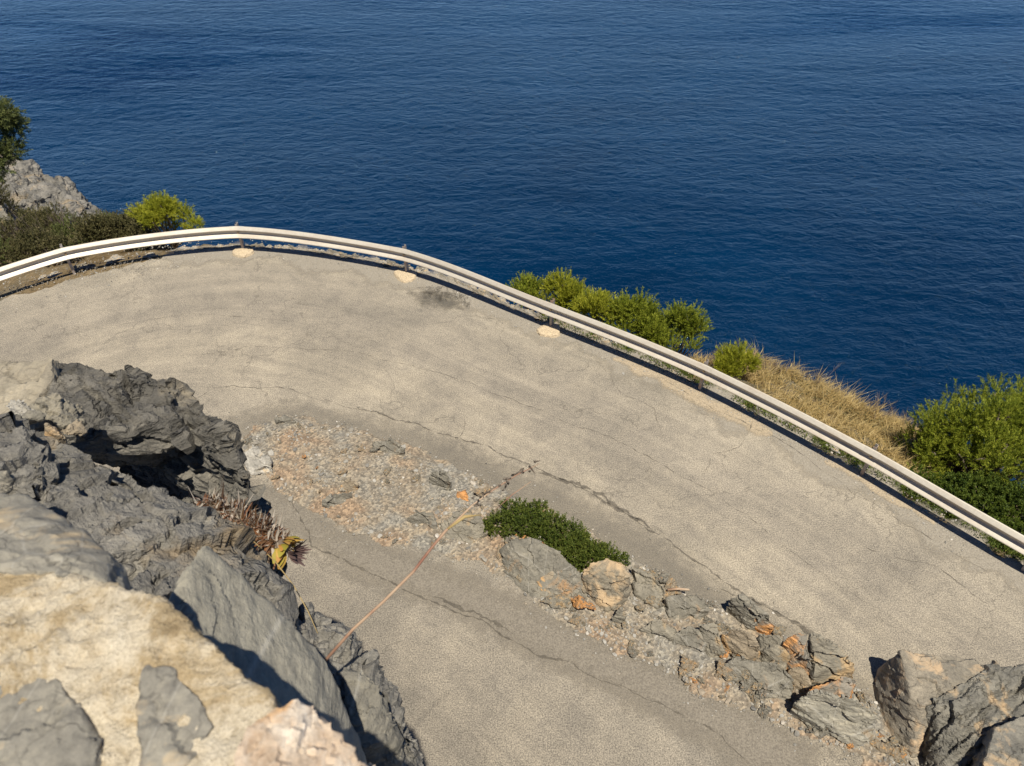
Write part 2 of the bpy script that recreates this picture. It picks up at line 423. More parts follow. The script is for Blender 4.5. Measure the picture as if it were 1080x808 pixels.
def build_terrain():
    ts = np.concatenate([np.linspace(0, NL, 60)[:-1], np.linspace(NL, NL + 6, 220)[:-1], np.linspace(NL + 6, len(CTRL) - 1.001, 40)])
    ds = np.concatenate([np.linspace(0, 5, 36)[:-1], np.linspace(5, 20, 40)[:-1], np.linspace(20, 75, 40)])
    V = np.zeros((len(ts), len(ds), 3))
    for i, t in enumerate(ts):
        e = edge(t); n = edge_n(t)[1]
        V[i, :, :2] = e + ds[:, None] * n
        V[i, :, 2] = ground_z(t, ds)
    P = V.reshape(-1, 3)
    dd = np.tile(ds, len(ts))
    P[:, 2] += fbm(P * .9, 4) * .35 * sstep(.3, 1.6, dd) + fbm(P * .17, 3) * 1.8 * sstep(3, 12, dd)
    P[:, :2] += (np.stack([fbm(P * .5 + 40, 4), fbm(P * .5 + 80, 4)], 1)) * (.6 * sstep(1, 5, dd))[:, None]
    nt, nd = len(ts), len(ds)
    idx = np.arange(nt * nd).reshape(nt, nd)
    F = np.stack([idx[:-1, :-1], idx[1:, :-1], idx[1:, 1:], idx[:-1, 1:]], -1).reshape(-1, 4)[:, ::-1]
    o = link('hillside_terrain', mesh_np('hillside_terrain', P, F), MT['soil']); tag(o, kind='structure')
    # level bed under the roads
    ring = [edge(t) for t in np.linspace(0, len(CTRL) - 1.001, 200)] + [np.array([60., -40]), np.array([-40., -40])]
    Vb = [(p[0], p[1], -.05) for p in ring]
    o = link('ground', mesh_np('ground', Vb, [tuple(range(len(Vb)))[::-1]], False), MT['soil']); tag(o, kind='structure')
build_terrain()

SEA = -62.0
o = link('sea', mesh_np('sea', [(-4000, -300, SEA), (4000, -300, SEA), (4000, 7000, SEA), (-4000, 7000, SEA)], [(0, 1, 2, 3)], False), MT['water'])
tag(o, kind='structure')

# road: one sheet whose outer rim is crumbled
def build_road():
    ts = np.linspace(0, len(CTRL) - 1.001, 1500)
    rim = []
    for t in ts:
        e = edge(t); n = edge_n(t)[1]
        left = sstep(NL + .9, NL + .1, t)
        off = .04 - .32 * left + .2 * float(fbm(np.array([[e[0] * 2.4, e[1] * 2.4, 0]]), 4)[0])
        rim.append(e + n * off)
    V = [(p[0], p[1], 0.0) for p in rim] + [(59, -39, 0), (-39, -39, 0)]
    bm = bmesh.new()
    bm.faces.new([bm.verts.new(v) for v in V[::-1]])
    for ax, a, b_ in ((0, -22, 26), (1, -6, 22)):
        for q in np.arange(a, b_, .5):
            co = [0, 0, 0]; no = [0, 0, 0]; co[ax] = q; no[ax] = 1
            bmesh.ops.bisect_plane(bm, geom=bm.verts[:] + bm.edges[:] + bm.faces[:], plane_co=co, plane_no=no)
    bmesh.ops.triangulate(bm, faces=bm.faces[:])
    me = bpy.data.meshes.new('road'); bm.to_mesh(me); bm.free()
    co = np.empty(len(me.vertices) * 3, np.float32); me.vertices.foreach_get('co', co); co = co.reshape(-1, 3)
    E = np.array([edge(t) for t in np.linspace(0, len(CTRL) - 1.001, 700)])
    ln = np.array([np.sqrt(((E - q[:2]) ** 2).sum(1).min()) for q in co])
    at_ = me.attributes.new('lane', 'FLOAT', 'POINT'); at_.data.foreach_set('value', ln.astype(np.float32))
    o = link('road', me, MT['road']); tag(o, kind='structure')
    return o
road = build_road()

def in_poly(p, P):
    x, y = p[:, 0], p[:, 1]; ins = np.zeros(len(p), bool); dist = np.full(len(p), 1e9)
    for i in range(len(P)):
        a, b = P[i], P[(i + 1) % len(P)]
        c = ((a[1] > y) != (b[1] > y)) & (x < (b[0] - a[0]) * (y - a[1]) / (b[1] - a[1] + 1e-12) + a[0])
        ins ^= c
        ab = b - a; t = np.clip(((p - a) @ ab) / (ab @ ab), 0, 1)
        dist = np.minimum(dist, np.linalg.norm(p - (a + t[:, None] * ab), axis=1))
    return ins, dist
def set_wear(me, w):
    at_ = me.attributes.new('wear', 'FLOAT', 'POINT'); at_.data.foreach_set('value', np.asarray(w, np.float32))
def poly_sheet(name, pix, z, mat, parent=None, fade=.25, step=.07):
    """irregular sheet lying on the road, outlined in plan, worn thin towards its rim"""
    P = np.array([Gp(*q)[:2] for q in pix])
    lo, hi = P.min(0) - fade, P.max(0) + fade
    X, Y = np.meshgrid(np.arange(lo[0], hi[0], step), np.arange(lo[1], hi[1], step), indexing='ij')
    xy = np.c_[X.ravel(), Y.ravel()]
    ins, d = in_poly(xy, P); sd = np.where(ins, d, -d)
    keep = (sd > -fade).reshape(X.shape); idx = np.arange(len(xy)).reshape(X.shape)
    k4 = keep[:-1, :-1] & keep[1:, :-1] & keep[1:, 1:] & keep[:-1, 1:]
    F = np.stack([idx[:-1, :-1], idx[1:, :-1], idx[1:, 1:], idx[:-1, 1:]], -1)[k4]
    used = np.unique(F); re = np.full(len(xy), -1); re[used] = np.arange(len(used))
    me = mesh_np(name, np.c_[xy, np.full(len(xy), z)][used], re[F], False)
    set_wear(me, np.clip(.5 + sd[used] / fade * .5, 0, 1) ** 1.0)
    return link(name, me, mat, parent)
def strip(name, pix, w, z, mat, parent=None, seed=0, jag=1.0, wander=.05):
    P = [Gp(*q)[:2] for q in pix]
    pts = []
    for i in range(len(P) - 1):
        n = max(2, int(np.linalg.norm(P[i + 1] - P[i]) / .03))
        for k in range(n): pts.append(P[i] + (P[i + 1] - P[i]) * k / n)
    pts = np.array(pts); L = len(pts)
    q = np.stack([pts[:, 0], pts[:, 1], np.full(L, seed * 3.7)], 1)
    pts = pts + np.stack([fbm(q * 1.6, 5), fbm(q * 1.6 + 50, 5)], 1) * wander * 2
    d = np.gradient(pts, axis=0); d /= np.linalg.norm(d, axis=1)[:, None] + 1e-9
    n = np.stack([-d[:, 1], d[:, 0]], 1)
    taper = np.minimum(1, np.minimum(np.arange(L), np.arange(L)[::-1]) / (L * .15 + 1))
    w1 = w * taper * np.clip(.45 + jag * 2.6 * fbm(q * 7, 4), .03, 3)
    w2 = w * taper * np.clip(.45 + jag * 2.6 * fbm(q * 7 + 91, 4), .03, 3)
    V = np.concatenate([np.c_[pts + n * w1[:, None], np.full(L, z)], np.c_[pts - n * w2[:, None], np.full(L, z)]])
    i = np.arange(L - 1)
    F = np.stack([i, i + L, i + L + 1, i + 1], 1)
    me = mesh_np(name, V, F, False); set_wear(me, np.full(len(V), .62))
    return link(name, me, mat, parent)

# darker worn band beside the island, repair patches, long fissures, stain
poly_sheet('asphalt_band', [(238, 440), (300, 424), (420, 447), (470, 462), (520, 484), (580, 506), (640, 535), (700, 570), (760, 618), (820, 650), (880, 690), (930, 730), (955, 760),
                            (900, 800), (840, 740), (760, 690), (640, 620), (520, 560), (300, 470), (250, 480)], .004, MT['patch'], road, .3)
poly_sheet('repair_patch', [(262, 512), (300, 520), (360, 560), (450, 590), (540, 630), (620, 668), (700, 700), (790, 745), (860, 790), (850, 830), (800, 830), (760, 790), (700, 760), (640, 728), (560, 690), (470, 640), (380, 610), (310, 560), (268, 540)], .008, MT['patch2'], road, .3)
poly_sheet('damp_stain', [(438, 311), (462, 308), (483, 315), (484, 323), (470, 325), (446, 319)], .004, MT['stain'], road, .3, .04)
for k, (pix, w) in enumerate([
    ([(285, 480), (330, 575), (365, 595), (400, 606), (430, 622), (470, 640), (510, 655), (540, 675), (565, 690), (600, 702), (650, 722), (690, 735)], .035),
    ([(450, 628), (490, 642), (520, 655), (545, 672)], .05),
    ([(640, 715), (700, 745), (760, 780), (800, 812)], .02),
    ([(330, 418), (400, 436), (450, 452), (500, 468), (560, 490), (620, 518), (680, 552), (730, 590), (790, 630), (850, 662), (900, 695)], .035),
    ([(560, 496), (610, 512), (660, 540), (700, 566)], .07),
    ([(760, 620), (800, 634), (850, 664), (890, 690)], .08),
    ([(150, 385), (260, 366), (380, 372), (470, 395), (560, 430), (660, 468), (760, 525), (860, 600), (960, 670)], .012),
    ([(90, 350), (200, 330), (330, 342)], .01),
    ([(490, 440), (488, 455), (476, 466)], .014), ([(800, 430), (780, 470), (755, 480), (740, 510)], .014),
    ([(640, 390), (655, 415), (690, 430), (700, 460)], .01), ([(880, 560), (920, 580), (990, 600), (1060, 650)], .014),
    ([(225, 455), (205, 420), (230, 408), (300, 410), (350, 425)], .02),
    ([(600, 345), (680, 385), (740, 425), (830, 468), (900, 520), (1000, 580), (1080, 628)], .014)]):
    strip('crack', pix, w * .62, .012, MT['crackm'], road, k)
# crumbled pale shoulder under the rail: runs along the rim, both sides ragged
def rim_strip(name, t0, t1, mid, half, z, mat, seed, end=.1):
    ts = np.linspace(t0, t1, int((t1 - t0) * 130)); V = []; wr = []
    for t in ts:
        e = edge(t); n = edge_n(t)[1]; q = np.array([[e[0], e[1], seed * 3.1]])
        tp = min(1, (t - t0) / end, (t1 - t) / end) ** .5
        a = half * tp * max(.12, 1 + 1.5 * float(fbm(q * 1.1, 3)[0]) + .15 * float(fbm(q * 7, 3)[0]))
        b = half * tp * max(.12, 1 + 1.2 * float(fbm(q * 1.3 + 40, 3)[0]) + .15 * float(fbm(q * 7 + 40, 3)[0]))
        m = mid + .12 * float(fbm(q * .8 + 9, 2)[0])
        for f in np.linspace(0, 1, 7):
            o = m + b * 1.35 + (-a - b) * 1.35 * f
            p = e + n * o; V.append((p[0], p[1], z)); wr.append(min(1, (1 - abs(2 * f - 1)) * 1.5))
    i = np.arange(len(ts) - 1) * 7
    F = np.concatenate([np.stack([i + c, i + c + 1, i + c + 8, i + c + 7], 1) for c in range(6)])
    me = mesh_np(name, V, F, False); set_wear(me, wr)
    return link(name, me, mat, road)
rim_strip('pale_shoulder', NL + .5, NL + 6.8, -.14, .36, .004, MT['crumb'], 31)
rim_strip('cement_apron', NL + 3.45, NL + 4.5, -.2, .2, .008, MT['apron'], 37)
rim_strip('cement_apron', NL + 4.8, NL + 5.5, -.16, .15, .008, MT['apron'], 38)

# gravel island
ISL = [(252, 466), (262, 452), (300, 436), (350, 447), (420, 464), (470, 486), (520, 512), (585, 540), (640, 575), (700, 612), (760, 640), (830, 672), (885, 712), (930, 745), (960, 800), (990, 860),
       (900, 840), (905, 800), (850, 775), (790, 752), (740, 735), (690, 700), (640, 685), (600, 662), (565, 640), (540, 610), (490, 590), (440, 578), (390, 570), (340, 545), (290, 518), (262, 490)]
ISLP = np.array([Gp(*q)[:2] for q in ISL])
def island_h(xy):
    q = np.c_[xy, np.zeros(len(xy))]
    wob = fbm(q * 2.5, 4) * .22
    ins, d = in_poly(xy, ISLP)
    sd = np.where(ins, d, -d) + wob
    return sd, .016 + .045 * sstep(0, .6, sd) + (fbm(q * 3, 4) * .05 + fbm(q * 14, 2) * .015) * sstep(0, .25, sd)
def build_island():
    lo, hi = ISLP.min(0) - .3, ISLP.max(0) + .3
    st = .045
    xs, ys = np.arange(lo[0], hi[0], st), np.arange(lo[1], hi[1], st)
    X, Y = np.meshgrid(xs, ys, indexing='ij')
    xy = np.c_[X.ravel(), Y.ravel()]
    sd, h = island_h(xy)
    h = np.where(sd > 0, h, -.02)
    keep = (sd > -.05).reshape(X.shape)
    idx = np.arange(len(xy)).reshape(X.shape)
    k4 = keep[:-1, :-1] & keep[1:, :-1] & keep[1:, 1:] & keep[:-1, 1:]
    F = np.stack([idx[:-1, :-1], idx[1:, :-1], idx[1:, 1:], idx[:-1, 1:]], -1)[k4]
    used = np.unique(F); re = np.full(len(xy), -1); re[used] = np.arange(len(used))
    o = link('gravel', mesh_np('gravel', np.c_[xy, h][used], re[F]), MT['gravel'])
    tag(o, 'strip of orange and grey gravel between the two road legs', 'gravel', kind='stuff')
build_island()

# loose small stones: icosahedra squashed and jittered, one mass
def pebbles(name, pts, sizes, seed, mat, label, cat):
    rs = np.random.RandomState(seed)
    bm = bmesh.new(); bmesh.ops.create_icosphere(bm, subdivisions=1, radius=1)
    bv = np.array([v.co[:] for v in bm.verts]); bf = np.array([[v.index for v in f.verts] for f in bm.faces]); bm.free()
    N = len(pts); nv = len(bv)
    s = sizes[:, None] * rs.uniform(.55, 1.25, (N, 3)) * np.array([1, 1, .65])
    V = bv[None] * (1 + rs.normal(0, .16, (N, nv, 1))) * s[:, None, :]
    a = rs.rand(N) * 6.28; ca, sa = np.cos(a)[:, None], np.sin(a)[:, None]
    V = np.stack([V[..., 0] * ca - V[..., 1] * sa, V[..., 0] * sa + V[..., 1] * ca, V[..., 2] + V[..., 0] * rs.normal(0, .3, (N, 1))], -1) + pts[:, None, :]
    F = (bf[None] + (np.arange(N) * nv)[:, None, None]).reshape(-1, 3)
    o = link(name, mesh_np(name, V.reshape(-1, 3), F, False), mat)
    tag(o, label, cat, kind='stuff')
def scatter_island(n, seed, margin=-.02):
    rs = np.random.RandomState(seed)
    lo, hi = ISLP.min(0), ISLP.max(0)
    xy = lo + rs.rand(n * 4, 2) * (hi - lo)
    sd, h = island_h(xy)
    m = (sd > margin) & (rs.rand(len(xy)) < .25 + .75 * sstep(-.1, .25, fbm(np.c_[xy * 1.3, np.zeros(len(xy))], 3)))
    return np.c_[xy, np.maximum(h, .005)][m][:n]
p = scatter_island(7500, 3)
p = p[(p[:, 0] > -1.2) | (np.random.RandomState(1).rand(len(p)) < .36)]
rs = np.random.RandomState(5)
sz = np.clip(rs.lognormal(-4.0, .5, len(p)), .008, .06)
p[:, 2] += sz * .2
pebbles('gravel_stones', p, sz, 9, MT['pebble'], 'loose mixed gravel scattered over the island between road legs', 'gravel')
# grit lying on the asphalt beside the island and under the rail
rs = np.random.RandomState(12)
lo, hi = ISLP.min(0) - .6, ISLP.max(0) + .6
xy = lo + rs.rand(24000, 2) * (hi - lo)
sd, _ = island_h(xy)
m = (sd < 0) & (rs.rand(len(xy)) < np.exp(sd / .13) * .8)
g1 = np.c_[xy[m], np.full(m.sum(), .012)]
tt = NL + rs.rand(2200) * 6 - .3
g2 = []
for t in tt:
    e = edge(t) + edge_n(t)[1] * (rs.normal(.0, .22)); g2.append((e[0], e[1], .006))
g3 = []
for k in range(900):
    t = NL - .6 + rs.rand() * 1.3
    e = edge(t) + edge_n(t)[1] * rs.uniform(-1.0, .8); g3.append((e[0], e[1], .0 if rs.rand() < .8 else .01))
g = np.concatenate([g1, np.array(g2), np.array(g3)])
pebbles('road_grit', g, np.clip(rs.lognormal(-4.45, .4, len(g)), .006, .04), 10, MT['pebble'], 'fine grit spread along the road edges', 'gravel')

# ------------------------------------------------------------------ rocks
def rock_mesh(name, hulls, voxel, seed=0, big=.05, chip=.04, chip_s=3.0, bed=(1, 1, 2.2), fine=.012, fine_s=14.0, smooth=True, sm=2, strata=0.0, rotz=.5, hi=.28, tilt=.55, warp=.2):
    bm = bmesh.new()
    for h in hulls:
        vs = [bm.verts.new(tuple(map(float, q))) for q in h]
        r = bmesh.ops.convex_hull(bm, input=vs)
        junk = [v for v in r['geom_interior'] + r['geom_unused'] if isinstance(v, bmesh.types.BMVert) and v.is_valid]
        if junk: bmesh.ops.delete(bm, geom=list(set(junk)), context='VERTS')
    bmesh.ops.recalc_face_normals(bm, faces=bm.faces)
    me = bpy.data.meshes.new('tmp'); bm.to_mesh(me); bm.free()
    ob = bpy.data.objects.new('tmp', me); COL.objects.link(ob)
    md = ob.modifiers.new('r', 'REMESH'); md.mode = 'VOXEL'; md.voxel_size = voxel
    s = ob.modifiers.new('s', 'SMOOTH'); s.iterations = sm; s.factor = .5
    dg = bpy.context.evaluated_depsgraph_get(); ev = ob.evaluated_get(dg); m2 = ev.to_mesh()
    n = len(m2.vertices)
    co = np.empty(n * 3, np.float32); m2.vertices.foreach_get('co', co); co = co.reshape(-1, 3).astype(float)
    no = np.empty(n * 3, np.float32); m2.vertices.foreach_get('normal', no); no = no.reshape(-1, 3).astype(float)
    F = np.array([p.vertices[:] for p in m2.polygons if len(p.vertices) == 4])
    ev.to_mesh_clear(); bpy.data.objects.remove(ob); bpy.data.meshes.remove(me)
    base = np.array([(co[:, 0].min() + co[:, 0].max()) / 2, (co[:, 1].min() + co[:, 1].max()) / 2, co[:, 2].min()])
    p = co + seed * 13.37
    ca, sa = math.cos(rotz), math.sin(rotz)
    R = np.array([[ca, -sa, 0], [sa * .8, ca * .8, -.6], [sa * .6, ca * .6, .8]])
    q = (p + np.stack([fbm(p * 2.2 + 3, 3), fbm(p * 2.2 + 9, 3), fbm(p * 2.2 + 21, 3)], 1) * warp) @ R.T * np.array(bed)
    d = big * fbm(p * 1.5, 3) * 2
    d += chip * chips(q * chip_s, tilt) + chip * (.22 + hi) * chips(q * chip_s * 2.3 + 5)
    if strata:
        zz = q[:, 2] * 9
        d += strata * (np.abs((zz - np.floor(zz)) - .5) + .6 * _RV[(np.floor(zz).astype(int)) & 511, 0] - .5)
    d += fine * fbm(p * fine_s, 4) * 2
    d += chip * hi * chips(q * chip_s * 5.1 + 11)
    co = co + no * d[:, None] - base
    me = mesh_np(name, co, F, smooth)
    me.set_sharp_from_angle(angle=math.radians(24))
    return me, base
RN = [0]
def rock(name, label, hulls, voxel, mat, cat='rock', group=None, parent=None, **kw):
    RN[0] += 1
    me, base = rock_mesh(name, hulls, voxel, seed=kw.pop('seed', RN[0]), **kw)
    o = link(name, me, MT[mat], parent, base)
    if parent is None: tag(o, label, cat, group)
    elif label: o['label'] = label
    return o

# --- rocks of the slope under the parapet
ridge = [W(-70, 408, 4.95), W(0, 394, 4.8), W(60, 379, 4.65), W(128, 387, 4.45), W(178, 408, 4.3)]
lip = [W(-70, 492, 4.1), W(60, 462, 4.0), W(140, 452, 4.02), W(188, 436, 4.12)]
H1 = ridge + lip + drop(ridge, .45) + drop(lip, .12)
sp = [W(135, 404, 4.7), W(178, 408, 4.45), W(203, 436, 4.2), W(226, 444, 4.12), W(246, 474, 4.05), W(260, 503, 4.0)]
H2 = sp + [W(256, 525, 4.15), W(238, 545, 4.5), W(150, 515, 5.5), W(100, 470, 5.6)] + drop(sp, 1.0)
H3 = [W(112, 480, 4.1), W(140, 464, 4.1), W(182, 453, 4.12), W(195, 466, 4.12), W(150, 484, 4.1), W(150, 470, 4.8), W(192, 478, 4.7), W(120, 485, 4.8)]
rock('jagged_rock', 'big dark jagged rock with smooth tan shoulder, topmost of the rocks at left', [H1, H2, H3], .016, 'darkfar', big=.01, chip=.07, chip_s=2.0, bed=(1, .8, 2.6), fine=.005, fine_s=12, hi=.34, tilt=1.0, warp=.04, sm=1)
tanp = [W(-80, 396, 4.52), W(0, 384, 4.5), W(54, 379, 4.42), W(56, 402, 4.3), W(20, 442, 4.1), W(-10, 464, 3.98), W(-80, 484, 3.92)]
rock('bedding_slab', 'smooth tan slab lying against the jagged dark rock', [tanp + drop(tanp, .25)], .014, 'shoulder', big=.01, chip=.02, fine=.006)
r2 = [W(-70, 445, 3.0), W(25, 443, 2.95), W(75, 468, 2.88), W(120, 484, 2.82), W(160, 508, 2.77), W(200, 538, 2.72), W(240, 564, 2.68), W(282, 600, 2.64), W(312, 630, 2.64), W(330, 668, 2.64)]
f2 = [W(-70, 540, 2.4), W(60, 578, 2.35), W(130, 618, 2.3), W(200, 660, 2.3), W(270, 710, 2.35)]
lump = [W(-60, 440, 2.85), W(20, 436, 2.82), W(50, 470, 2.62), W(55, 520, 2.5), W(20, 545, 2.4), W(-60, 540, 2.35), W(40, 460, 2.9), W(-60, 500, 2.9)]
lump2 = [W(85, 480, 2.75), W(125, 492, 2.7), W(150, 530, 2.5), W(135, 570, 2.42), W(100, 560, 2.42), W(80, 520, 2.55), W(110, 520, 2.9)]
rock('pitted_rock', 'long pitted dark grey rock just below the jagged one', [r2 + f2 + drop(r2, .7) + drop(f2, .7), lump], .011, 'dark', big=.015, chip=.075, chip_s=2.2, bed=(1.3, .8, 1.4), fine=.004, fine_s=14, hi=.3, tilt=1.0, warp=.04, sm=1)
s3 = [W(216, 577, 1.9), W(262, 621, 1.9), W(300, 655, 1.9), W(331, 684, 1.9), W(356, 727, 1.9), W(374, 775, 1.9), W(388, 850, 1.95)]
s3b = [W(183, 630, 1.72), W(215, 690, 1.65), W(260, 760, 1.6), W(320, 860, 1.55)]
rock('leaning_slab', 'large smooth grey slab leaning beside the tan parapet', [s3 + s3b + drop(s3, .45) + drop(s3b, .4)], .008, 'slab', big=.012, chip=.011, chip_s=3.2, bed=(.6, 1.6, 1), fine=.004, fine_s=16, hi=.12)
s4 = [W(359, 699, 2.42), W(384, 704, 2.42), W(404, 728, 2.4), W(416, 766, 2.4), W(420, 786, 2.4), W(396, 782, 2.32), W(378, 790, 2.3), W(362, 742, 2.32)]
rock('wedge_stone', 'pale banded wedge stone at the foot of the leaning slab', [s4 + drop(s4, .25)], .009, 'grey2', big=.01, chip=.02, fine=.005)
s5 = [W(322, 640, 2.85), W(340, 664, 2.82), W(300, 680, 2.6), W(350, 702, 2.75), W(386, 692, 2.75), W(416, 735, 2.72), W(432, 785, 2.7), W(438, 850, 2.7), W(370, 860, 2.5), W(340, 740, 2.6)]
rock('rough_stone', 'dark rough stone under the pale wedge stone', [s5 + drop(s5, .5)], .012, 'dark', big=.02, chip=.05, chip_s=5, fine=.01)
for (u, v, dd, r, mt, lb) in ((72, 452, 3.5, .055, 'tan', 'small sharp tan stone perched between the dark rocks'),
                              (58, 460, 3.5, .05, 'tan', 'flat tan chip beside the sharp tan stone'),
                              (52, 437, 3.6, .11, 'grey', 'grey splinter block standing behind the tan chips'),
                              (22, 433, 3.5, .07, 'pale', 'pale stone at the left end of the rock gap'),
                              (34, 440, 3.45, .045, 'grey2', 'small grey pebble stone in the rock gap'),
                              (4, 508, 2.15, .05, 'grey', 'small pale grey stone at the left frame edge above the parapet')):
    c = W(u, v, dd); rr = np.random.RandomState(int(u * 7 + v))
    hs = [c + rr.normal(0, 1, 3) * r * np.array([.6, .5, .6]) for _ in range(11)]
    rock('loose_stone', lb, [hs], max(.007, r * .09), mt, cat='stone', big=r * .1, chip=r * .2, chip_s=8, fine=.003, fine_s=30)

# --- parapet: mortar with stones bedded in it
ZP = 10.17
par = empty('parapet_wall', Gp(120, 760, 9.8))
tag(par, 'tan mortared parapet top with stones bedded in it', 'wall')
def pp(u, v, dz=0.0): return Gp(u, v, ZP + dz)
def part_rock(name, hulls, voxel, mat, **kw):
    RN[0] += 1
    me, base = rock_mesh(name, hulls, voxel, seed=RN[0], **kw)
    o = link(name, me, MT[mat], par); o.location = tuple(base - np.array(par.location)); return o
mo = [pp(-90, 578, -.02), pp(0, 592, -.02), pp(60, 603, -.015), pp(115, 622, -.01), pp(140, 620), pp(176, 640), pp(215, 676), pp(252, 703), pp(276, 724), pp(286, 745, -.01), pp(274, 768, -.01), pp(246, 790, -.01), pp(225, 900), pp(-90, 900, .02), pp(-90, 700, .02)]
part_rock('mortar_bed', [mo + drop(mo, .3)], .007, 'mortar', big=.014, chip=.007, chip_s=9, bed=(1, 1, 1), fine=.004, fine_s=26)
st1 = [pp(-60, 706, .03), pp(22, 703, .025), pp(62, 711, .022), pp(76, 735, .022), pp(70, 768, .024), pp(110, 784, .02), pp(100, 812, .024), pp(60, 900, .04), pp(-60, 900, .05)]
part_rock('bedded_stone', [st1 + drop(st1, .15)], .007, 'paver', big=.006, chip=.008, chip_s=8, fine=.003, fine_s=26, sm=3)
st2 = [pp(152, 700, .009), pp(180, 703, .009), pp(214, 736, .009), pp(228, 764, .009), pp(204, 798, .011), pp(158, 840, .02), pp(149, 775, .018), pp(142, 740, .015)]
part_rock('bedded_stone', [st2 + drop(st2, .15)], .007, 'paver', big=.006, chip=.008, chip_s=8, fine=.003, fine_s=26, sm=3)
st3 = [pp(276, 748, .0), pp(306, 734, -.01), pp(334, 742, -.02), pp(366, 776, -.04), pp(395, 808, -.06), pp(445, 900, -.08), pp(236, 900, .03), pp(242, 795, .02), pp(256, 768, .01)]
o = part_rock('bedded_stone', [st3 + drop(st3, .25)], .007, 'pink', big=.01, chip=.014, chip_s=7, fine=.004, fine_s=26); o['label'] = 'pink and white quartz stone at the parapet corner'
st4 = [pp(-90, 535, -.1), pp(0, 524, -.1), pp(28, 521, -.1), pp(80, 556, -.08), pp(117, 590, -.06), pp(110, 617, -.03), pp(60, 606, .0), pp(0, 590, .0), pp(-90, 590, .0)]
o = part_rock('bedded_stone', [st4 + drop(st4, .3)], .008, 'paver', big=.012, chip=.014, chip_s=5, fine=.004, fine_s=24, hi=.06); o['label'] = 'blue grey edge stone with mortar smears'

# --- retaining wall carrying the parapet (rubble masonry down to the lower road)
def wall_seg(a, b, za, zb):
    a, b = np.array(a, float), np.array(b, float); d = (b - a) / np.linalg.norm(b - a); n = np.array([d[1], -d[0]])
    if n[0] < 0: n = -n
    q = [a, b, b - n * 1.6, a - n * 1.6]
    zt = [za, zb, zb, za]
    bt = [a + n * .35, b + n * .35, b - n * 1.6, a - n * 1.6]
    return [np.array([p[0], p[1], z]) for p, z in zip(q, zt)] + [np.array([p[0], p[1], -.2]) for p in bt]
wl = [((1.6, -4.5), 9.7), ((.35, -.6), 9.7), ((-.42, .42), 9.55), ((-.75, 1.15), 8.6), ((-1.7, 2.3), 7.4), ((-3.4, 3.3), 7.2), ((-9, 5.2), 7.0)]
segs = [wall_seg(wl[i][0], wl[i + 1][0], wl[i][1], wl[i + 1][1]) for i in range(len(wl) - 1)]
rock('retaining_wall', 'tall rubble retaining wall carrying the parapet above the lower road', segs, .07, 'grey2', cat='wall', big=.06, chip=.13, chip_s=2.0, bed=(1, 1, 1.4), fine=.02, fine_s=6)

# --- boulders and stones on the island: outline points (pixel u, v, height)
def boulder(label, pts, mat, voxel=.022, name='boulder', cat='boulder', group='rocks on the gravel island', spread=.06, **kw):
    top = [Gp(u, v, h + .07 if h > .03 else h) for u, v, h in pts]
    c = np.mean(top, 0)
    base = []
    for q in top:
        if q[2] > .08:
            b = q + (q - c) * spread; base.append(np.array([b[0], b[1], -.06]))
    args = dict(big=.012, chip=.036, chip_s=2.6, fine=.004, fine_s=10, hi=.14, tilt=.9, warp=.08, sm=1); args.update(kw)
    return rock(name, label, [top + base + [np.array([c[0], c[1], -.1])]], voxel, mat, cat, group, **args)
boulder('broad grey slab boulder in front of the green cushion shrub', [(528, 578, .12), (540, 568, .36), (556, 565, .4), (590, 581, .4), (612, 604, .3), (628, 624, .05), (598, 638, 0), (560, 630, 0), (532, 606, 0)], 'grey2')
boulder('small brown wedge leaning on the broad grey slab', [(566, 612, .12), (590, 596, .28), (603, 603, .25), (601, 622, .05), (574, 630, .02)], 'tan', .016, 'stone', 'stone', chip=.03)
boulder('upright boulder with tan crust on top beside the shrub end', [(614, 604, .4), (622, 594, .58), (640, 587, .62), (658, 592, .6), (665, 610, .45), (662, 630, .1), (642, 652, 0), (622, 636, 0), (613, 616, .1)], 'grey', stain_top=None) if False else None
bt = boulder('upright grey boulder with tan crusted top, right end of the shrub', [(614, 604, .4), (622, 594, .58), (640, 587, .62), (658, 592, .6), (665, 610, .45), (662, 630, .1), (642, 652, 0), (622, 636, 0), (613, 616, .1)], 'speck')
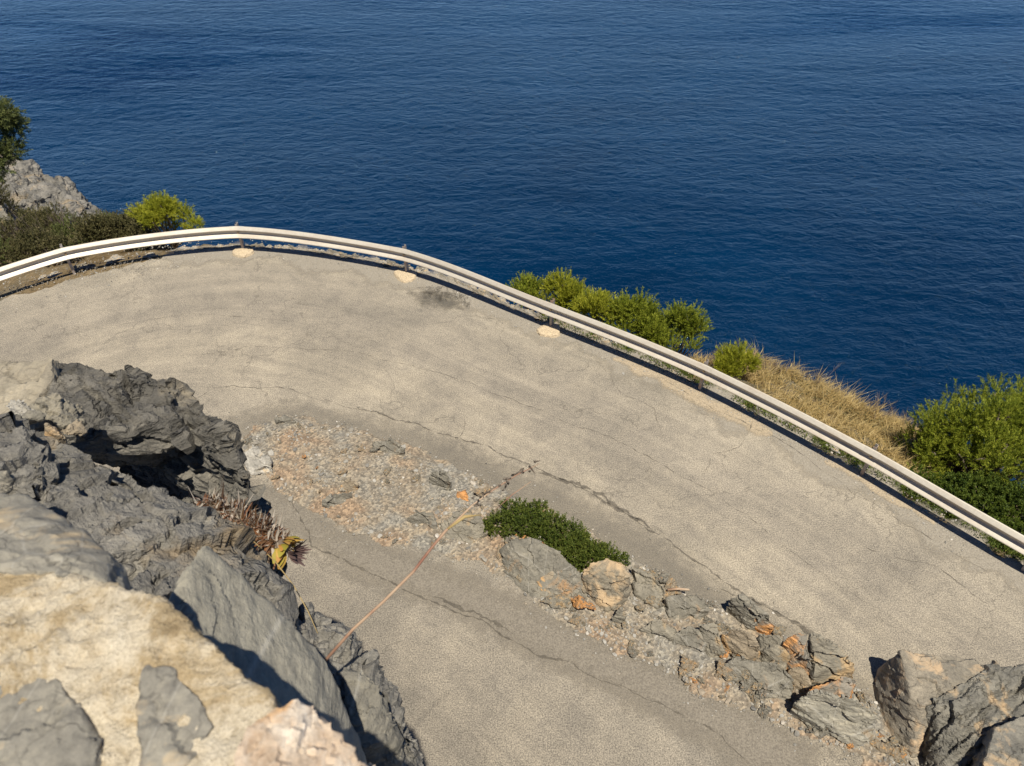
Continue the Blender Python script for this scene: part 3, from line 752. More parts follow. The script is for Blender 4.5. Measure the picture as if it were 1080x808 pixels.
LIST = [
 ('flat grey stone right of the tan crusted boulder', [(666, 597, .1), (688, 606, .14), (702, 622, .12), (694, 642, .04), (672, 626, .05)], 'grey'),
 ('grey block beside a white stick on the island', [(702, 630, .12), (735, 624, .18), (750, 640, .15), (737, 656, .02), (707, 656, .02)], 'grey2'),
 ('low pale tan stone at the near island edge', [(674, 664, .05), (696, 652, .14), (716, 664, .12), (702, 681, .0), (676, 672, .0)], 'grey'),
 ('tan blunt boulder with a black gap beneath it', [(762, 668, .2), (775, 662, .34), (795, 668, .34), (804, 684, .2), (785, 697, .06), (766, 686, .06)], 'tan'),
 ('narrow upright grey stone left of the tan blunt boulder', [(738, 660, .2), (756, 655, .26), (764, 686, .1), (748, 694, .0), (738, 680, .0)], 'grey'),
 ('grey block with a dark left side at the far island edge', [(770, 630, .25), (785, 628, .3), (814, 650, .26), (812, 660, .1), (790, 662, .05), (772, 648, .02)], 'grey2'),
 ('orange rust stained boulder split by a dark crack', [(826, 676, .3), (838, 666, .46), (852, 668, .46), (858, 705, .25), (845, 722, .02), (832, 700, .1)], 'orange'),
 ('grey rounded boulder right of the orange one', [(856, 668, .46), (878, 678, .46), (900, 698, .35), (902, 716, .1), (876, 722, .05), (858, 712, .2)], 'grey'),
 ('wide flat grey slab at the near island edge', [(754, 706, .06), (778, 694, .16), (820, 700, .2), (838, 716, .16), (832, 742, .02), (796, 736, 0)], 'grey2'),
 ('tilted grey slab with a rusty lower edge', [(842, 736, .3), (858, 728, .42), (900, 736, .46), (926, 752, .36), (922, 776, .05), (905, 792, 0), (868, 772, .02), (843, 752, .1)], 'slab'),
 ('thin layered plate between the orange boulder and tilted slab', [(856, 724, .3), (890, 714, .34), (906, 720, .3), (896, 734, .2), (862, 734, .2)], 'orange'),
 ('stone wedged between tan boulder and wide slab', [(800, 668, .2), (822, 668, .28), (834, 690, .2), (826, 704, .05), (806, 694, .06)], 'grey'),
 ('pale white limestone lump at the left tip of the island', [(254, 478, .06), (268, 470, .12), (284, 482, .12), (288, 498, .04), (266, 500, .02)], 'pale'),
 ('flat blue grey flake near the far gravel edge', [(392, 466, .07), (410, 463, .1), (426, 474, .08), (414, 481, .02), (396, 476, .02)], 'grey2'),
 ('dark tilted stone with black shadow under it on gravel', [(451, 503, .1), (458, 496, .18), (471, 499, .2), (477, 509, .16), (468, 514, .04), (453, 508, .03)], 'grey2'),
 ('orange tinted block below the dark tilted stone', [(480, 518, .08), (492, 514, .12), (494, 526, .06), (482, 528, .02)], 'orange'),
 ('grey half buried rock left of the dry stalk', [(428, 545, .08), (440, 538, .16), (457, 540, .16), (460, 554, .04), (438, 554, .02)], 'grey2'),
 ('wide low grey rock under the dry stalk tip', [(464, 552, .06), (484, 540, .16), (506, 544, .16), (514, 562, .06), (498, 575, .02), (470, 570, .02)], 'grey'),
 ('thin grey shard near the near gravel edge', [(340, 530, .06), (352, 520, .1), (372, 518, .1), (366, 530, .03), (348, 536, .02)], 'grey2'),
 ('tan angular stone behind the thin grey shard', [(358, 512, .06), (366, 504, .12), (378, 508, .12), (374, 520, .03), (360, 522, .02)], 'tan'),
 ('small grey flake near the upper gravel corner', [(290, 443, .05), (300, 438, .07), (311, 443, .06), (304, 447, .02), (294, 447, .02)], 'grey2'),
 ('brown rounded stone between tan boulder and grey block', [(793, 650, .12), (806, 648, .2), (818, 660, .16), (808, 668, .06), (796, 664, .05)], 'orange'),
 ('grey chunk in front of the tan crusted boulder', [(644, 652, .08), (655, 640, .18), (662, 650, .1), (652, 662, .0), (644, 660, 0)], 'grey'),
 ('flat stone between the grey block and near edge', [(706, 668, .06), (728, 660, .12), (748, 672, .1), (736, 692, .02), (712, 684, 0)], 'grey2'),
 ('blocky stone at the foot of the rust coloured plate', [(832, 706, .12), (848, 704, .18), (856, 722, .1), (842, 732, .02), (832, 722, .02)], 'tan'),
]
for lb, pts, mt in LIST: boulder(lb, [(u, v, h * 1.55 if h > .07 else h) for u, v, h in pts], mt, .018, chip=.05, chip_s=2.2, big=.004)
# three large boulders at the right end
boulder('large boulder with brown speckled flat top and dark left side', [(939, 706, .4), (950, 686, .74), (1000, 690, .78), (1052, 703, .76), (1040, 718, .72), (1000, 733, .66), (972, 745, .6), (960, 735, .6), (966, 790, .05), (945, 764, .05), (936, 742, .1)], 'brown', .022, chip=.03, chip_s=2.2, big=.008, spread=.22)
boulder('large wedge boulder with a dark fluted broken face', [(982, 735, .72), (1008, 722, .76), (1050, 704, .8), (1110, 700, .8), (1110, 770, .8), (1074, 762, .78), (1046, 770, .74), (1024, 800, .5), (1008, 850, .1), (990, 800, .1)], 'rough', .018, chip=.07, chip_s=2.0, bed=(2.4, .8, .8), rotz=1.1, hi=.3, spread=.12)
boulder('grey slab boulder with a white edge at the bottom right', [(1050, 766, .95), (1110, 746, .98), (1120, 830, .95), (1032, 826, .9), (1030, 850, .2), (1100, 860, .2)], 'rough', .02, chip=.03, big=.006)
# unnamed lesser stones strewn between
def lesser(n, seed):
    rs = np.random.RandomState(seed)
    pro = []
    for k in range(5):
        hs = [rs.normal(0, 1, 3) * np.array([.6, .5, .3]) for _ in range(12)]
        me, b = rock_mesh('stone', [hs], .09, seed=60 + k, big=.06, chip=.2, chip_s=1.2, fine=.05, fine_s=4)
        me.transform(__import__('mathutils').Matrix.Translation((0, 0, -.25)))
        me.materials.append(MT[['grey', 'grey2', 'tan', 'pale', 'orange'][k]])
        pro.append(me)
    k = 0
    xy = scatter_island(1100, seed + 1, .03)
    cnt = 0
    for q in xy:
        r = rs.rand()
        near = q[0] > -.6
        if not near and r < .72: continue
        s = float(np.clip(rs.lognormal(-2.45, .5), .045, .27)) * (1.0 if near else .7)
        o = bpy.data.objects.new('stone', pro[rs.choice(5, p=[.34, .3, .16, .12, .08])]); COL.objects.link(o)
        o.location = (q[0], q[1], q[2] + s * .12); o.rotation_euler = (rs.normal(0, .5), rs.normal(0, .5), rs.rand() * 6.28)
        o.scale = (s * rs.uniform(.8, 1.3), s, s * rs.uniform(.7, 1.2))
        tag(o, 'broken stone lying among the gravel of the island', 'stone', 'broken stones strewn on the island')
        cnt += 1
        if cnt >= 270: break
    # pale rubble along the outer rim of the road
    for k in range(190):
        if k < 150: t = NL + .6 + (k + rs.rand()) / 150 * 2.75
        elif k < 175: t = NL + 3.3 + rs.rand() * 1.6
        else: t = NL - .2 + rs.rand() * .9
        e = edge(t) + edge_n(t)[1] * (rs.normal(.16, .03) if k % 2 else rs.normal(.26, .04))
        s = rs.uniform(.07, .15)
        o = bpy.data.objects.new('rubble_stone', pro[rs.choice([0, 1, 3, 3])]); COL.objects.link(o)
        d = edge_n(t)[0]
        o.location = (e[0], e[1], -.06); o.rotation_euler = (0, 0, math.atan2(d[1], d[0]) + rs.normal(0, .3)); o.scale = (s * 1.7, s, s * .8)
        tag(o, 'pale rubble stone edging the road under the guardrail', 'stone', 'rubble stones along the outer road edge')
lesser(200, 21)
# white stick
a, b = Gp(704, 622, .2), Gp(727, 622, .22)
V, F = tube([a, (a + b) / 2 + np.array([0, .01, .01]), b], [.02, .023, .02])
o = link('stick', mesh_np('stick', np.array(V) - a, F), MT['stalk'], None, a); tag(o, 'short pale stick lying across the island stones', 'stick')

# ------------------------------------------------------------------ guardrail
gr = empty('guardrail', (*edge(NL + 2), 0))
tag(gr, 'galvanised steel guardrail with corrugated beam curving along the outer road edge', 'guardrail')
gl = np.array(gr.location)
def rail_line(t):
    k = min(int(t), len(CTRL) - 2); f = t - k
    return CTRL[k] * (1 - f) + CTRL[k + 1] * f
def prof_mesh(t0=None, t1=None, proud=0.0):
    pr = [(-.005, .75), (.006, .757), (.02, .753), (.072, .698), (.078, .69), (.078, .68), (.07, .668), (.014, .63), (.008, .62), (.008, .572), (.014, .562), (.1, .498), (.108, .488), (.108, .478), (.1, .466), (.03, .438), (.015, .43), (-.005, .43)]
    inner = [(o - .006, h) for o, h in pr]
    ring = pr + inner[::-1]
    ts = np.concatenate([np.linspace(NL - 2, NL, 60)[:-1], np.linspace(NL, NL + 5, 200)[:-1], np.linspace(NL + 5, NL + 8, 60)])
    if t0 is not None: ts = np.linspace(t0, t1, 7)
    V, F = [], []; k = len(ring)
    for t in ts:
        e = .68 * edge(t) + .32 * rail_line(t); n = edge_n(t)[1]
        dz = 0.006 * math.sin(t * 5.1)
        for o, h in ring:
            q = e - n * (o + .06 + (proud if o > -.004 else 0)); V.append((q[0], q[1], h + dz + (proud if h > .7 else 0)))
    for i in range(len(ts) - 1):
        for j in range(k):
            F.append((i * k + j, i * k + (j + 1) % k, (i + 1) * k + (j + 1) % k, (i + 1) * k + j))
    return V, F
V, F = prof_mesh()
me = mesh_np('beam', np.array(V) - gl, F, True)
me.set_sharp_from_angle(angle=math.radians(22))
link('beam', me, MT['rail'], gr)
def box(c, d, n, l, w, z0, z1):
    """box along d (length l) and n (width w) at plan point c"""
    P = []
    for z in (z0, z1):
        for a, b in ((-1, -1), (1, -1), (1, 1), (-1, 1)):
            q = c + d * l / 2 * a + n * w / 2 * b; P.append((q[0], q[1], z))
    return P, [(3, 2, 1, 0), (4, 5, 6, 7), (0, 1, 5, 4), (1, 2, 6, 5), (2, 3, 7, 6), (3, 0, 4, 7)]
for k in range(0, 7):      # the next section laps over the last one at every post
    V, F = prof_mesh(NL + k - .045, NL + k + .045, .005)
    me = mesh_np('lap_joint', np.array(V) - gl, F, True); me.set_sharp_from_angle(angle=math.radians(22))
    link('lap_joint', me, MT['rail'], gr)
for k in range(-1, 8):
    t = NL + k if k <= 6 else NL + 6.6
    e = edge(t); d, n = edge_n(t)
    # C-section post: web + two flanges
    c0 = e + n * .02
    parts = [box(c0, d, n, .008, .10, -.3, .80), box(c0 - d * .027 - n * .046, d, n, .05, .007, -.3, .80), box(c0 - d * .027 + n * .046, d, n, .05, .007, -.3, .80)]
    V, F = join(parts)
    po = link('post', mesh_np('post', np.array(V) - gl, F, False), MT['post'], gr)
    V, F = join([box(e - n * .045, d, n, .09, .03, .50, .70)])
    link('spacer', mesh_np('spacer', np.array(V) - gl, F, False), MT['post'], po)
    bl = []
    for off, hh in ((0, .595), (-.16, .735), (.16, .735)):
        oo = .088 if hh < .6 else .055
        q = e - n * (oo + (.0 if hh < .6 else .005)) + d * off
        V, F = tube([(q[0], q[1], hh), tuple(np.array([q[0], q[1], hh]) + np.array([-n[0], -n[1], .5 if hh > .6 else 0]) * .02)], [.024 if hh < .6 else .016] * 2, 8)
        bl.append((V, F))
    V, F = join(bl)
    link('bolt', mesh_np('bolt', np.array(V) - gl, F, False), MT['bolt'], po)
    if k in (1, 2, 3):
        rs = np.random.RandomState(k)
        pts = []
        for i in range(10):
            an = i / 10 * 6.28; rr = rs.uniform(.75, 1.1)
            q = e - n * .12 + d * math.cos(an) * .30 * rr + n * math.sin(an) * .26 * rr
            pts += [np.array([q[0], q[1], .085 + rs.uniform(-.02, .02)]) - np.array([0, 0, .02]) , np.array([*(q + (q - e) * .15), -.05])]
        RN[0] += 1
        me, base = rock_mesh('footing', [pts], .018, seed=RN[0], big=.01, chip=.015, fine=.006)
        fo = link('footing', me, MT['cement'], po); fo.location = tuple(base - gl); fo['label'] = 'cream cement pad round the post foot'

# ------------------------------------------------------------------ vegetation
def frame(d):
    d = d / (np.linalg.norm(d, axis=-1, keepdims=True) + 1e-9)
    a = np.cross(d, np.array([.3, .5, .81])); a /= np.linalg.norm(a, axis=-1, keepdims=True) + 1e-9
    return d, a, np.cross(d, a)
def needles(base, dirs, length, width, rs, bend=.0):
    """diamond blades: base (N,3), dirs (N,3)"""
    d, a, b = frame(dirs)
    an = rs.rand(len(d)) * 6.28
    s = a * np.cos(an)[:, None] + b * np.sin(an)[:, None]
    L = length[:, None]; w = width[:, None]
    V = np.stack([base, base + d * L * .5 + s * w * .5, base + d * L, base + d * L * .5 - s * w * .5], 1)
    F = np.arange(len(base) * 4).reshape(-1, 4)
    return V.reshape(-1, 3), F
def foliage(clumps, n_shoots, s_len, per, n_len, n_w, seed, up=.5, angle=.8):
    """clumps: list (centre, radius-vector). Shoots sit in each clump, pointing out and up, with blades along them"""
    rs = np.random.RandomState(seed)
    Bs, Ds = [], []
    vol = np.array([np.prod(r) ** .66 for c, r in clumps]); pick = rs.choice(len(clumps), n_shoots, p=vol / vol.sum())
    C = np.array([c for c, r in clumps])[pick]; Rr = np.array([r for c, r in clumps])[pick]
    o = rs.normal(size=(n_shoots, 3)); o /= np.linalg.norm(o, axis=1)[:, None]
    rad = rs.rand(n_shoots) ** .45
    P = C + o * Rr * rad[:, None]
    D = o * .8 + np.array([0, 0, up]) + rs.normal(0, .25, (n_shoots, 3)); D /= np.linalg.norm(D, axis=1)[:, None]
    L = s_len * rs.uniform(.6, 1.35, n_shoots)
    f = rs.rand(n_shoots, per)
    base = P[:, None] + D[:, None] * (f * L[:, None])[..., None]
    dd, a, b = frame(D)
    an = rs.rand(n_shoots, per) * 6.28
    side = a[:, None] * np.cos(an)[..., None] + b[:, None] * np.sin(an)[..., None]
    nd = D[:, None] * math.cos(angle) + side * math.sin(angle) + rs.normal(0, .15, (n_shoots, per, 3))
    N = n_shoots * per
    return needles(base.reshape(-1, 3), nd.reshape(-1, 3), n_len * rs.uniform(.6, 1.3, N), n_w * rs.uniform(.7, 1.3, N), rs)
def make_clumps(c, r, n, seed, size=(.28, .45), flat=0.0, top=True):
    rs = np.random.RandomState(seed); out = []
    for k in range(n):
        o = rs.normal(size=3); o /= np.linalg.norm(o)
        if top: o[2] = abs(o[2]) if rs.rand() < .8 else o[2]
        q = np.array(c) + o * np.array(r) * rs.uniform(.45, .95)
        s = rs.uniform(*size) * np.array(r) * rs.uniform(.8, 1.2, 3)
        out.append((q, np.maximum(s, .05)))
    return out
def plant(name, label, cat, base, clumps, mat, shoots, s_len, per, n_len, n_w, seed, up=.5, angle=.8, group=None, stem_r=.035, part='foliage', wood=True):
    base = np.array(base, float)
    e = empty(name, base); tag(e, label, cat, group)
    V, F = foliage(clumps, shoots, s_len, per, n_len, n_w, seed, up, angle)
    link(part, mesh_np(part, V - base, F, False), MT[mat], e)
    if wood:
        rs = np.random.RandomState(seed + 1); parts = []
        for c, r in clumps:
            mid = base + (c - base) * .5 + rs.normal(0, .06, 3) * np.linalg.norm(c - base)
            parts.append(tube([base, mid, c, c + np.array(r) * rs.normal(0, .4, 3)], [stem_r, stem_r * .6, stem_r * .3, stem_r * .1], 5))
        V, F = join(parts)
        link('stem', mesh_np('stem', np.array(V) - base, F), MT['bark'], e)
    return e

def at(u, v, z): return Gp(u, v, z)
# pine shrub left of the crown of the bend
c = at(172, 232, -.35)
plant('pine_shrub', 'bright yellow green pine shrub behind the left guardrail, alone against the sea', 'shrub', c + np.array([0, .1, -1.0]), make_clumps(c, (.75, .5, .62), 15, 3, (.25, .4)) + [(at(205, 240, -.4), np.array([.22, .2, .2])), (at(160, 222, -.1), np.array([.15, .15, .3]))], 'pineb', 900, .2, 46, .07, .010, 11, .8, .6)
# row behind the rail
for k, (u, v, r, n, mt, lb, sd) in enumerate([
    (558, 312, (.35, .3, .4), 7, 'pine', 'small pine sprig peeping over the rail at the row end', 21),
    (594, 318, (.6, .45, .62), 13, 'pineb', 'slim pale green pine shrub first in the row behind the rail', 22),
    (632, 336, (.75, .5, .5), 15, 'pineb', 'low rounded pine shrub in the middle of the row behind the rail', 23),
    (672, 348, (.75, .55, .62), 17, 'pine', 'tall pine shrub next to last in the row behind the rail', 24),
    (708, 358, (.7, .5, .72), 17, 'pine', 'dark edged pine shrub at the seaward end of the row', 25)]):
    c = at(u, v, -.25)
    plant('pine_shrub', lb, 'shrub', c + np.array([0, -.1, -1.1]), make_clumps(c, r, n, sd, (.14, .36)), mt, 50 * n, .28, 50, .06, .010, sd, 1.1, .5, group='pine shrubs in a row behind the guardrail')
c = at(774, 387, -.45)
plant('pine_shrub', 'small upright yellow green shrub beside the dry grass', 'shrub', c + np.array([0, 0, -.6]), make_clumps(c, (.45, .35, .42), 10, 31, (.28, .42)), 'pineb', 520, .22, 44, .07, .009, 31, 1.2, .45)
# large pine at right
c = at(1036, 478, -.55)
cl = make_clumps(c, (1.65, 1.15, 1.15), 56, 41, (.11, .25)) + [(at(965, 472, -.9), np.array([.32, .3, .25])), (at(972, 500, -.8), np.array([.35, .3, .28])), (at(1010, 425, -.4), np.array([.22, .2, .2]))] + [(at(1050, 415, .2), np.array([.25, .2, .3])), (at(985, 470, -.8), np.array([.35, .3, .3])), (at(1085, 420, .2), np.array([.4, .3, .35])), (at(1000, 437, -.5), np.array([.3, .3, .25]))]
plant('pine_tree', 'large bushy pine growing below the guardrail at the right frame edge', 'tree', c + np.array([.3, .2, -2.0]), cl, 'pine', 2900, .27, 52, .06, .010, 41, .9, .55, stem_r=.07, part='crown')
c = at(1030, 540, -.45)
plant('juniper_shrub', 'dense dark green shrub under the large pine', 'shrub', c + np.array([.2, 0, -1.0]), make_clumps(c, (1.75, .8, .6), 34, 43, (.2, .34)) + [(at(u, v, -.35), np.array([.35, .3, .28])) for u, v in ((985, 520), (1000, 532), (1020, 548), (1050, 562), (1075, 575), (965, 510))], 'juniper', 3000, .12, 40, .04, .018, 43, .5, .9)
# olive tree top-left
c = at(-2, 137, 1.2)
plant('olive_tree', 'dark olive coloured tree at the upper left over the rocks', 'tree', at(-42, 196, -1.2), make_clumps(c, (.85, .8, .8), 16, 51, (.25, .4), top=False) + [(at(0, 164, .6), np.array([.3, .3, .25])), (at(-6, 178, .3), np.array([.35, .3, .25])), (at(14, 158, .7), np.array([.22, .2, .18])), (at(8, 118, 1.6), np.array([.2, .2, .25]))], 'olive', 1100, .22, 40, .08, .018, 51, .3, .8, part='crown', stem_r=.03)
# scrub on the left slope
for k, (u, v, z, r, n, mt, sd, lb) in enumerate([
    (-6, 212, -2.2, (.8, .7, .6), 10, 'scrub', 61, 'dark scrub bush at the left frame edge below the olive tree'),
    (20, 256, -.9, (1.2, .8, .7), 14, 'scrub', 62, 'dark scrub bush nearest the guardrail at left'),
    (50, 246, -1.3, (1.0, .8, .7), 14, 'scrub', 63, 'brownish scrub bush in front of the rock outcrop'),
    (84, 249, -1.1, (.9, .7, .6), 12, 'olive', 64, 'dark green bush right of the brownish scrub'),
    (112, 250, -1.0, (.8, .6, .55), 12, 'scrub', 65, 'grey green scrub bush below the outcrop end'),
    (138, 246, -.9, (.6, .5, .45), 9, 'scrub', 66, 'low scrub bush left of the bright pine shrub'),
    (124, 246, -1.8, (.9, .7, .5), 12, 'scrub', 69, 'far scrub bush at the foot of the outcrop'),
    (150, 240, -1.6, (.8, .6, .5), 10, 'scrub', 70, 'scrub bush behind and left of the bright pine shrub'),
    (45, 262, -.5, (1.1, .5, .4), 10, 'scrub', 67, 'low straggly scrub right behind the left rail'),
    (-22, 270, -.6, (.8, .5, .5), 8, 'olive', 68, 'dark bush cut by the frame at the left rail')]):
    c = at(u, v, z)
    plant('scrub_bush', lb, 'shrub', c + np.array([0, 0, -.7]), make_clumps(c, r, n, sd, (.28, .45)), mt, 52 * n, .2, 30, .05, .018, sd, .5, .8, group='scrub bushes on the left slope')
# low leafy cover strip under the right rail
def cover(name, label, t0, t1, d0, d1, n, mat, seed, ln=.05, wd=.022, hgt=.12):
    rs = np.random.RandomState(seed); B, D = [], []
    for k in range(n):
        t = rs.uniform(t0, t1); d = rs.uniform(d0, d1)
        p = slope_pt(t, d)
        if fbm(np.array([p * 1.7]), 2)[0] < -.18: continue
        B.append(p + np.array([0, 0, rs.rand() ** 1.5 * hgt])); D.append(rs.normal(0, 1, 3) + np.array([0, 0, .8]))
    B, D = np.array(B), np.array(D)
    V, F = needles(B, D, ln * rs.uniform(.6, 1.4, len(B)), wd * rs.uniform(.7, 1.3, len(B)), rs)
    o = link(name, mesh_np(name, V, F, False), MT[mat]); tag(o, label, 'ground cover', kind='stuff')
cover('ground_cover', 'low green plants growing along the verge below the guardrail', NL + 2.9, NL + 6.6, .1, .95, 30000, 'moss', 71, hgt=.2)
cover('ground_cover', 'patchy low scrub on the grass slope', NL + 3.9, NL + 5.3, 1.0, 3.2, 5000, 'scrub', 72, hgt=.25)
# dry grass
def dry_grass():
    rs = np.random.RandomState(81); V, F = [], []
    roots = []
    for k in range(1700):
        t = NL + rs.uniform(3.75, 5.2); d = rs.uniform(.8, 3.75) ; h = rs.uniform(.16, .42)
        if fbm(np.array([[t * 2.2, d * 1.3, 4.0]]), 3)[0] > -.12: roots.append((t, d, h))
    for k in range(120):
        t = NL + rs.uniform(3.9, 5.4); d = rs.uniform(3.0, 3.8); roots.append((t, d, rs.uniform(.25, .6)))
    for t, d, h in roots:
        c = slope_pt(t, d)
        nb = rs.randint(10, 30)
        lean = np.array([rs.normal(.15, .55), rs.normal(-.1, .5), 0])
        for j in range(nb):
            b = c + np.array([rs.normal(0, .08), rs.normal(0, .08), -.03])
            hh = h * rs.uniform(.5, 1.15); w = rs.uniform(.004, .008)
            dirn = np.array([rs.normal(0, .3), rs.normal(0, .3), 1.0]) + lean * .6
            side = np.array([math.cos(rs.rand() * 6.28), math.sin(rs.rand() * 6.28), 0]) * w
            p1 = b + dirn * hh * .5; p2 = b + dirn * hh * .85 + lean * hh * .4 + np.array([rs.normal(0, .05), rs.normal(0, .05), -.04])
            i = len(V)
            V += [b - side, b + side, p1 + side * .8, p1 - side * .8, p2]
            F += [(i, i + 1, i + 2, i + 3), (i + 3, i + 2, i + 4)]
    o = link('dry_grass', mesh_np('dry_grass', V, F, False), MT['straw']); tag(o, 'tall straw coloured dry grass on the slope beyond the rail', 'grass', kind='stuff')
dry_grass()
# dead twiggy shrubs on the skyline of the grass slope
def twigs(u, v, z, n, h, seed, label):
    rs = np.random.RandomState(seed); base = at(u, v, z); parts = []
    for k in range(n):
        p = base + np.array([rs.normal(0, .25), rs.normal(0, .15), 0]); d = np.array([rs.normal(0, .25), rs.normal(0, .25), 1])
        L = h * rs.uniform(.5, 1.1); q = p + d * L * .5; e = p + d * L + rs.normal(0, .04, 3)
        parts.append(tube([p, q, e], [.008, .005, .002], 4))
        for j in range(4):
            s = p + d * L * rs.uniform(.3, .9); parts.append(tube([s, s + (d + rs.normal(0, .5, 3)) * L * .25], [.004, .002], 3))
    V, F = join(parts)
    o = link('dead_shrub', mesh_np('dead_shrub', np.array(V) - base, F, False), MT['deadwood'], None, base); tag(o, label, 'shrub', 'dead twiggy shrubs at the cliff edge')
twigs(757, 384, -1.1, 26, .4, 91, 'bare purple brown twigs left of the small upright shrub')
twigs(812, 396, -1.4, 45, .32, 92, 'bare twig clump right of the small upright shrub')
twigs(852, 408, -1.5, 12, .5, 93, 'sparse tall bare twigs where the dry grass meets the sea')
twigs(928, 438, -1.5, 12, .45, 94, 'sparse bare twigs near the large pine')
twigs(30, 255, -.6, 22, .7, 95, 'bare grey twigs in the scrub near the left guardrail')
twigs(70, 245, -1.0, 24, .7, 96, 'bare grey twigs below the rock outcrop')
# green cushion shrub on the island
pc = [(525, 552), (545, 543), (563, 543), (580, 555), (597, 566), (612, 575), (628, 583), (643, 588), (553, 556), (572, 562), (590, 577), (606, 585), (620, 592)]
plant('cushion_shrub', 'low dark green cushion shrub spreading on the gravel island', 'shrub', at(580, 568, .03), [(at(u, v, .16), np.array([.24, .22, .15]) * (1.15 if u < 600 else .8) * (.75 + .6 * ((u * 7 + v * 3) % 10) / 10)) for u, v in pc] + [(at(u, v, .1), np.array([.12, .11, .08])) for u, v in ((514, 558), (536, 537), (560, 566), (586, 583), (604, 596), (655, 592), (634, 598), (611, 566), (569, 536))], 'moss', 2500, .1, 24, .036, .014, 101, .6, .8, stem_r=.012)
# outcrop on the far left
oc = [[at(-40, 168, -3.6), at(0, 160, -3.6), at(40, 176, -3.8), at(55, 205, -3.4), at(0, 225, -2.6), at(-40, 235, -2.6)],
      [at(30, 178, -4.0), at(62, 186, -4.1), at(90, 212, -4.2), at(75, 238, -3.2), at(30, 225, -3.0)],
      [at(70, 203, -4.2), at(92, 214, -4.3), at(108, 234, -4.2), at(85, 255, -3.2), at(50, 240, -3.0)]]
rock('rock_outcrop', 'weathered pale grey limestone outcrop above the sea at left', [h + drop(h, 2.2) for h in oc], .06, 'outcrop', cat='rock', big=.2, chip=.3, chip_s=1.1, bed=(1, 1, 1.6), fine=.05, fine_s=4, hi=.12, tilt=.35)
gs = [at(-20, 226, -.9), at(0, 216, -1.0), at(22, 240, -.9), at(25, 250, -.85), at(0, 250, -.8)]
rock('grey_slab', 'smooth blue grey slab half hidden in the left scrub', [gs + drop(gs, .5)], .035, 'grey2', cat='rock', big=.02, chip=.06, chip_s=2)

# dried succulent hanging in the cleft between the dark rocks
def succulent():
    rs = np.random.RandomState(111); base = W(225, 545, 3.45)
    e = empty('dried_succulent', base); tag(e, 'half dead succulent with curled brown leaves hanging from the rock cleft', 'plant')
    path = [W(215, 532, 3.6), W(246, 546, 3.52), W(276, 562, 3.46), W(303, 578, 3.42)]
    V, F = tube(path, [.03, .034, .034, .03], 10)
    link('stem', mesh_np('stem', np.array(V) - base, F), MT['bark'], e)
    def leaf(root, d, L, w, curl):
        d, a, b = frame(d)
        V, F = [], []
        n = 6
        for i in range(n + 1):
            f = i / n; ww = w * math.sin(math.pi * min(.96, .2 + .78 * f)) ** .8
            c = root + d * L * f + b * (curl * L * f * f)
            V += [c - a * ww, c + b * ww * -.25, c + a * ww]
        for i in range(n):
            for j in (0, 1): F.append((i * 3 + j, i * 3 + j + 1, i * 3 + j + 4, i * 3 + j + 3))
        return V, F
    dead, live, tip = [], [], []
    P = [np.array(p) for p in path]
    ax = (P[-1] - P[0]) / np.linalg.norm(P[-1] - P[0])
    for k in range(2600):
        f = rs.rand() ** .8 * 2.75; i = int(f); c = P[i] + (P[i + 1] - P[i]) * (f - i)
        o = rs.normal(size=3); o -= ax * (o @ ax); o /= np.linalg.norm(o)
        dead.append(leaf(c + o * rs.uniform(.018, .045), o * .45 - ax * rs.uniform(-.2, .9) + rs.normal(0, .6, 3), rs.uniform(.014, .042), rs.uniform(.0025, .0075), rs.normal(0, 1.3)))
    for k in range(26):
        an = k * 2.4; _, a, b = frame(ax); o = a * math.cos(an) + b * math.sin(an)
        c = P[-1] - ax * .03 * rs.rand()
        live.append(leaf(c + o * .03, o * .8 + ax * .5, rs.uniform(.04, .065), .017, .6))
    for k in range(20):
        an = k * 2.4; _, a, b = frame(ax); o = a * math.cos(an) + b * math.sin(an)
        tip.append(leaf(P[-1] + ax * .03 + o * .015, o * .6 + ax * .9, rs.uniform(.05, .09), .014, -.3))
    for nm, ls, mt in (('dead_leaf_mass', dead, 'succ_dead'), ('rosette', live, 'succ_live'), ('dark_leaf_tip', tip, 'succ_tip')):
        V, F = join(ls); o = link(nm, mesh_np(nm, np.array(V) - base, F), MT[mt], e)
        if nm == 'dead_leaf_mass': o['kind'] = 'stuff'
MT['succ_dead'] = leaf_mat('withered_leaves', [(.25, (.05, .03, .018)), (.42, (.16, .085, .04)), (.5, (.42, .36, .28)), (.58, (.48, .42, .34)), (.62, (.14, .06, .03)), (.8, (.36, .17, .07))], .1)
MT['succ_live'] = leaf_mat('yellowing_leaves', [(.2, (.4, .14, .04)), (.5, (.55, .34, .08)), (.75, (.26, .28, .03))], .2)
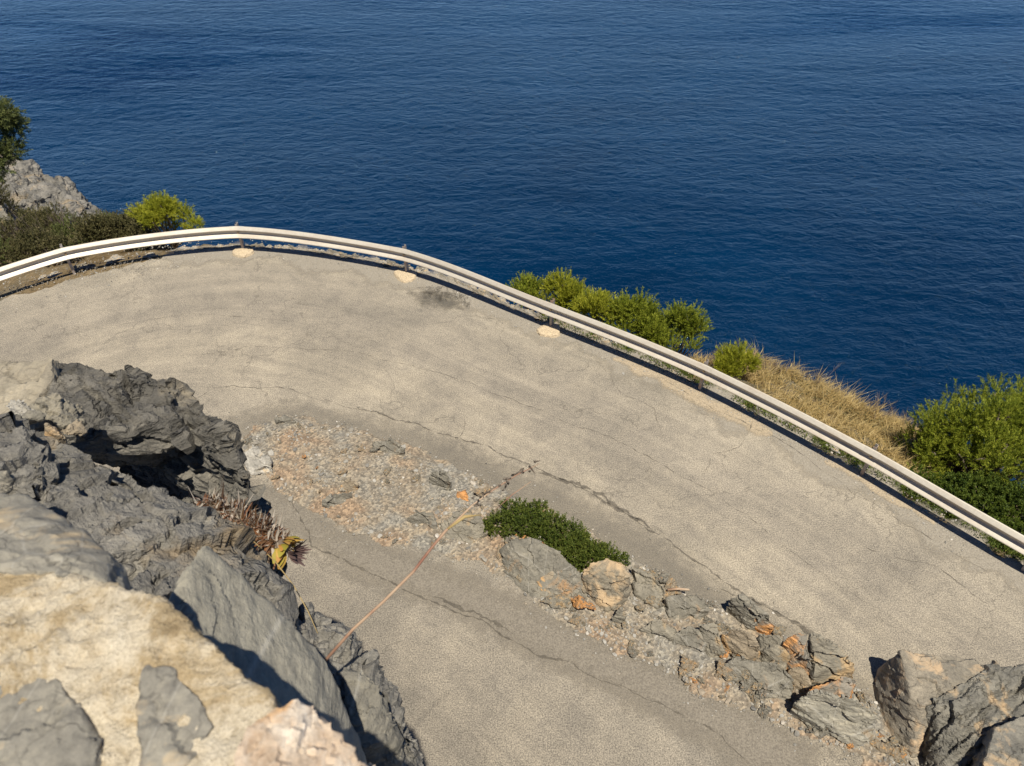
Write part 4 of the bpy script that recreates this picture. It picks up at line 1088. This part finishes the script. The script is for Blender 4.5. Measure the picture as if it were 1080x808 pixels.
MT['succ_tip'] = leaf_mat('purple_leaves', [(.2, (.05, .03, .03)), (.5, (.10, .065, .06)), (.8, (.2, .13, .11))], .1)
succulent()
# trailing dead root
pth = [W(252, 545, 3.3), W(262, 566, 3.1), W(290, 592, 2.9), W(310, 618, 2.8), W(325, 645, 2.75), W(335, 668, 2.7)]
V, F = tube(pth, [.002, .0024, .0022, .002, .0018, .001], 5); b0 = np.array(pth[0])
o = link('dry_root', mesh_np('dry_root', np.array(V) - b0, F), MT['straw'], None, b0); tag(o, 'thin bleached root trailing down the dark rock', 'root')
# dry flower stalk reaching over the road
def stalk():
    pts = [(340, 700, 2.3), (372, 664, 2.32), (405, 634, 2.34), (436, 603, 2.36), (455, 578, 2.38), (470, 560, 2.4), (482, 549, 2.42), (498, 533, 2.45), (520, 517, 2.48), (545, 501, 2.5), (569, 489, 2.52)]
    P = [W(*q) for q in pts]; base = P[0]
    e = empty('flower_stalk', base); tag(e, 'long dry brown flower stalk reaching out from the rocks over the road', 'plant stalk')
    r = [.0052, .0051, .005, .0048, .0047, .0048, .004, .0028, .0024, .002, .0013]
    V, F = tube(P, r, 7); link('stem', mesh_np('stem', np.array(V) - base, F), MT['stalk'], e)
    V, F = tube([W(472, 558, 2.4), W(490, 545, 2.42), W(508, 543, 2.44)], [.004, .006, .001], 6); link('split_sheath', mesh_np('split_sheath', np.array(V) - base, F), MT['straw'], e)
    V, F = tube([W(520, 540, 2.5), W(540, 522, 2.5), W(560, 508, 2.52)][::1], [.001, .0018, .0012], 5)
    link('side_twig', mesh_np('side_twig', np.array(V) - base, F), MT['stalk'], e)
    rs = np.random.RandomState(3)
    for k in range(26):
        f = rs.uniform(7, 9.95); i = int(f); c = P[i] + (P[i + 1] - P[i]) * (f - i) + rs.normal(0, .006, 3)
        V, F = tube([c, c + rs.normal(0, .006, 3), c + rs.normal(0, .009, 3)], [.001, .0045, .001], 5)
        link('seed_husk', mesh_np('seed_husk', np.array(V) - base, F), MT['bark'], e)
stalk()
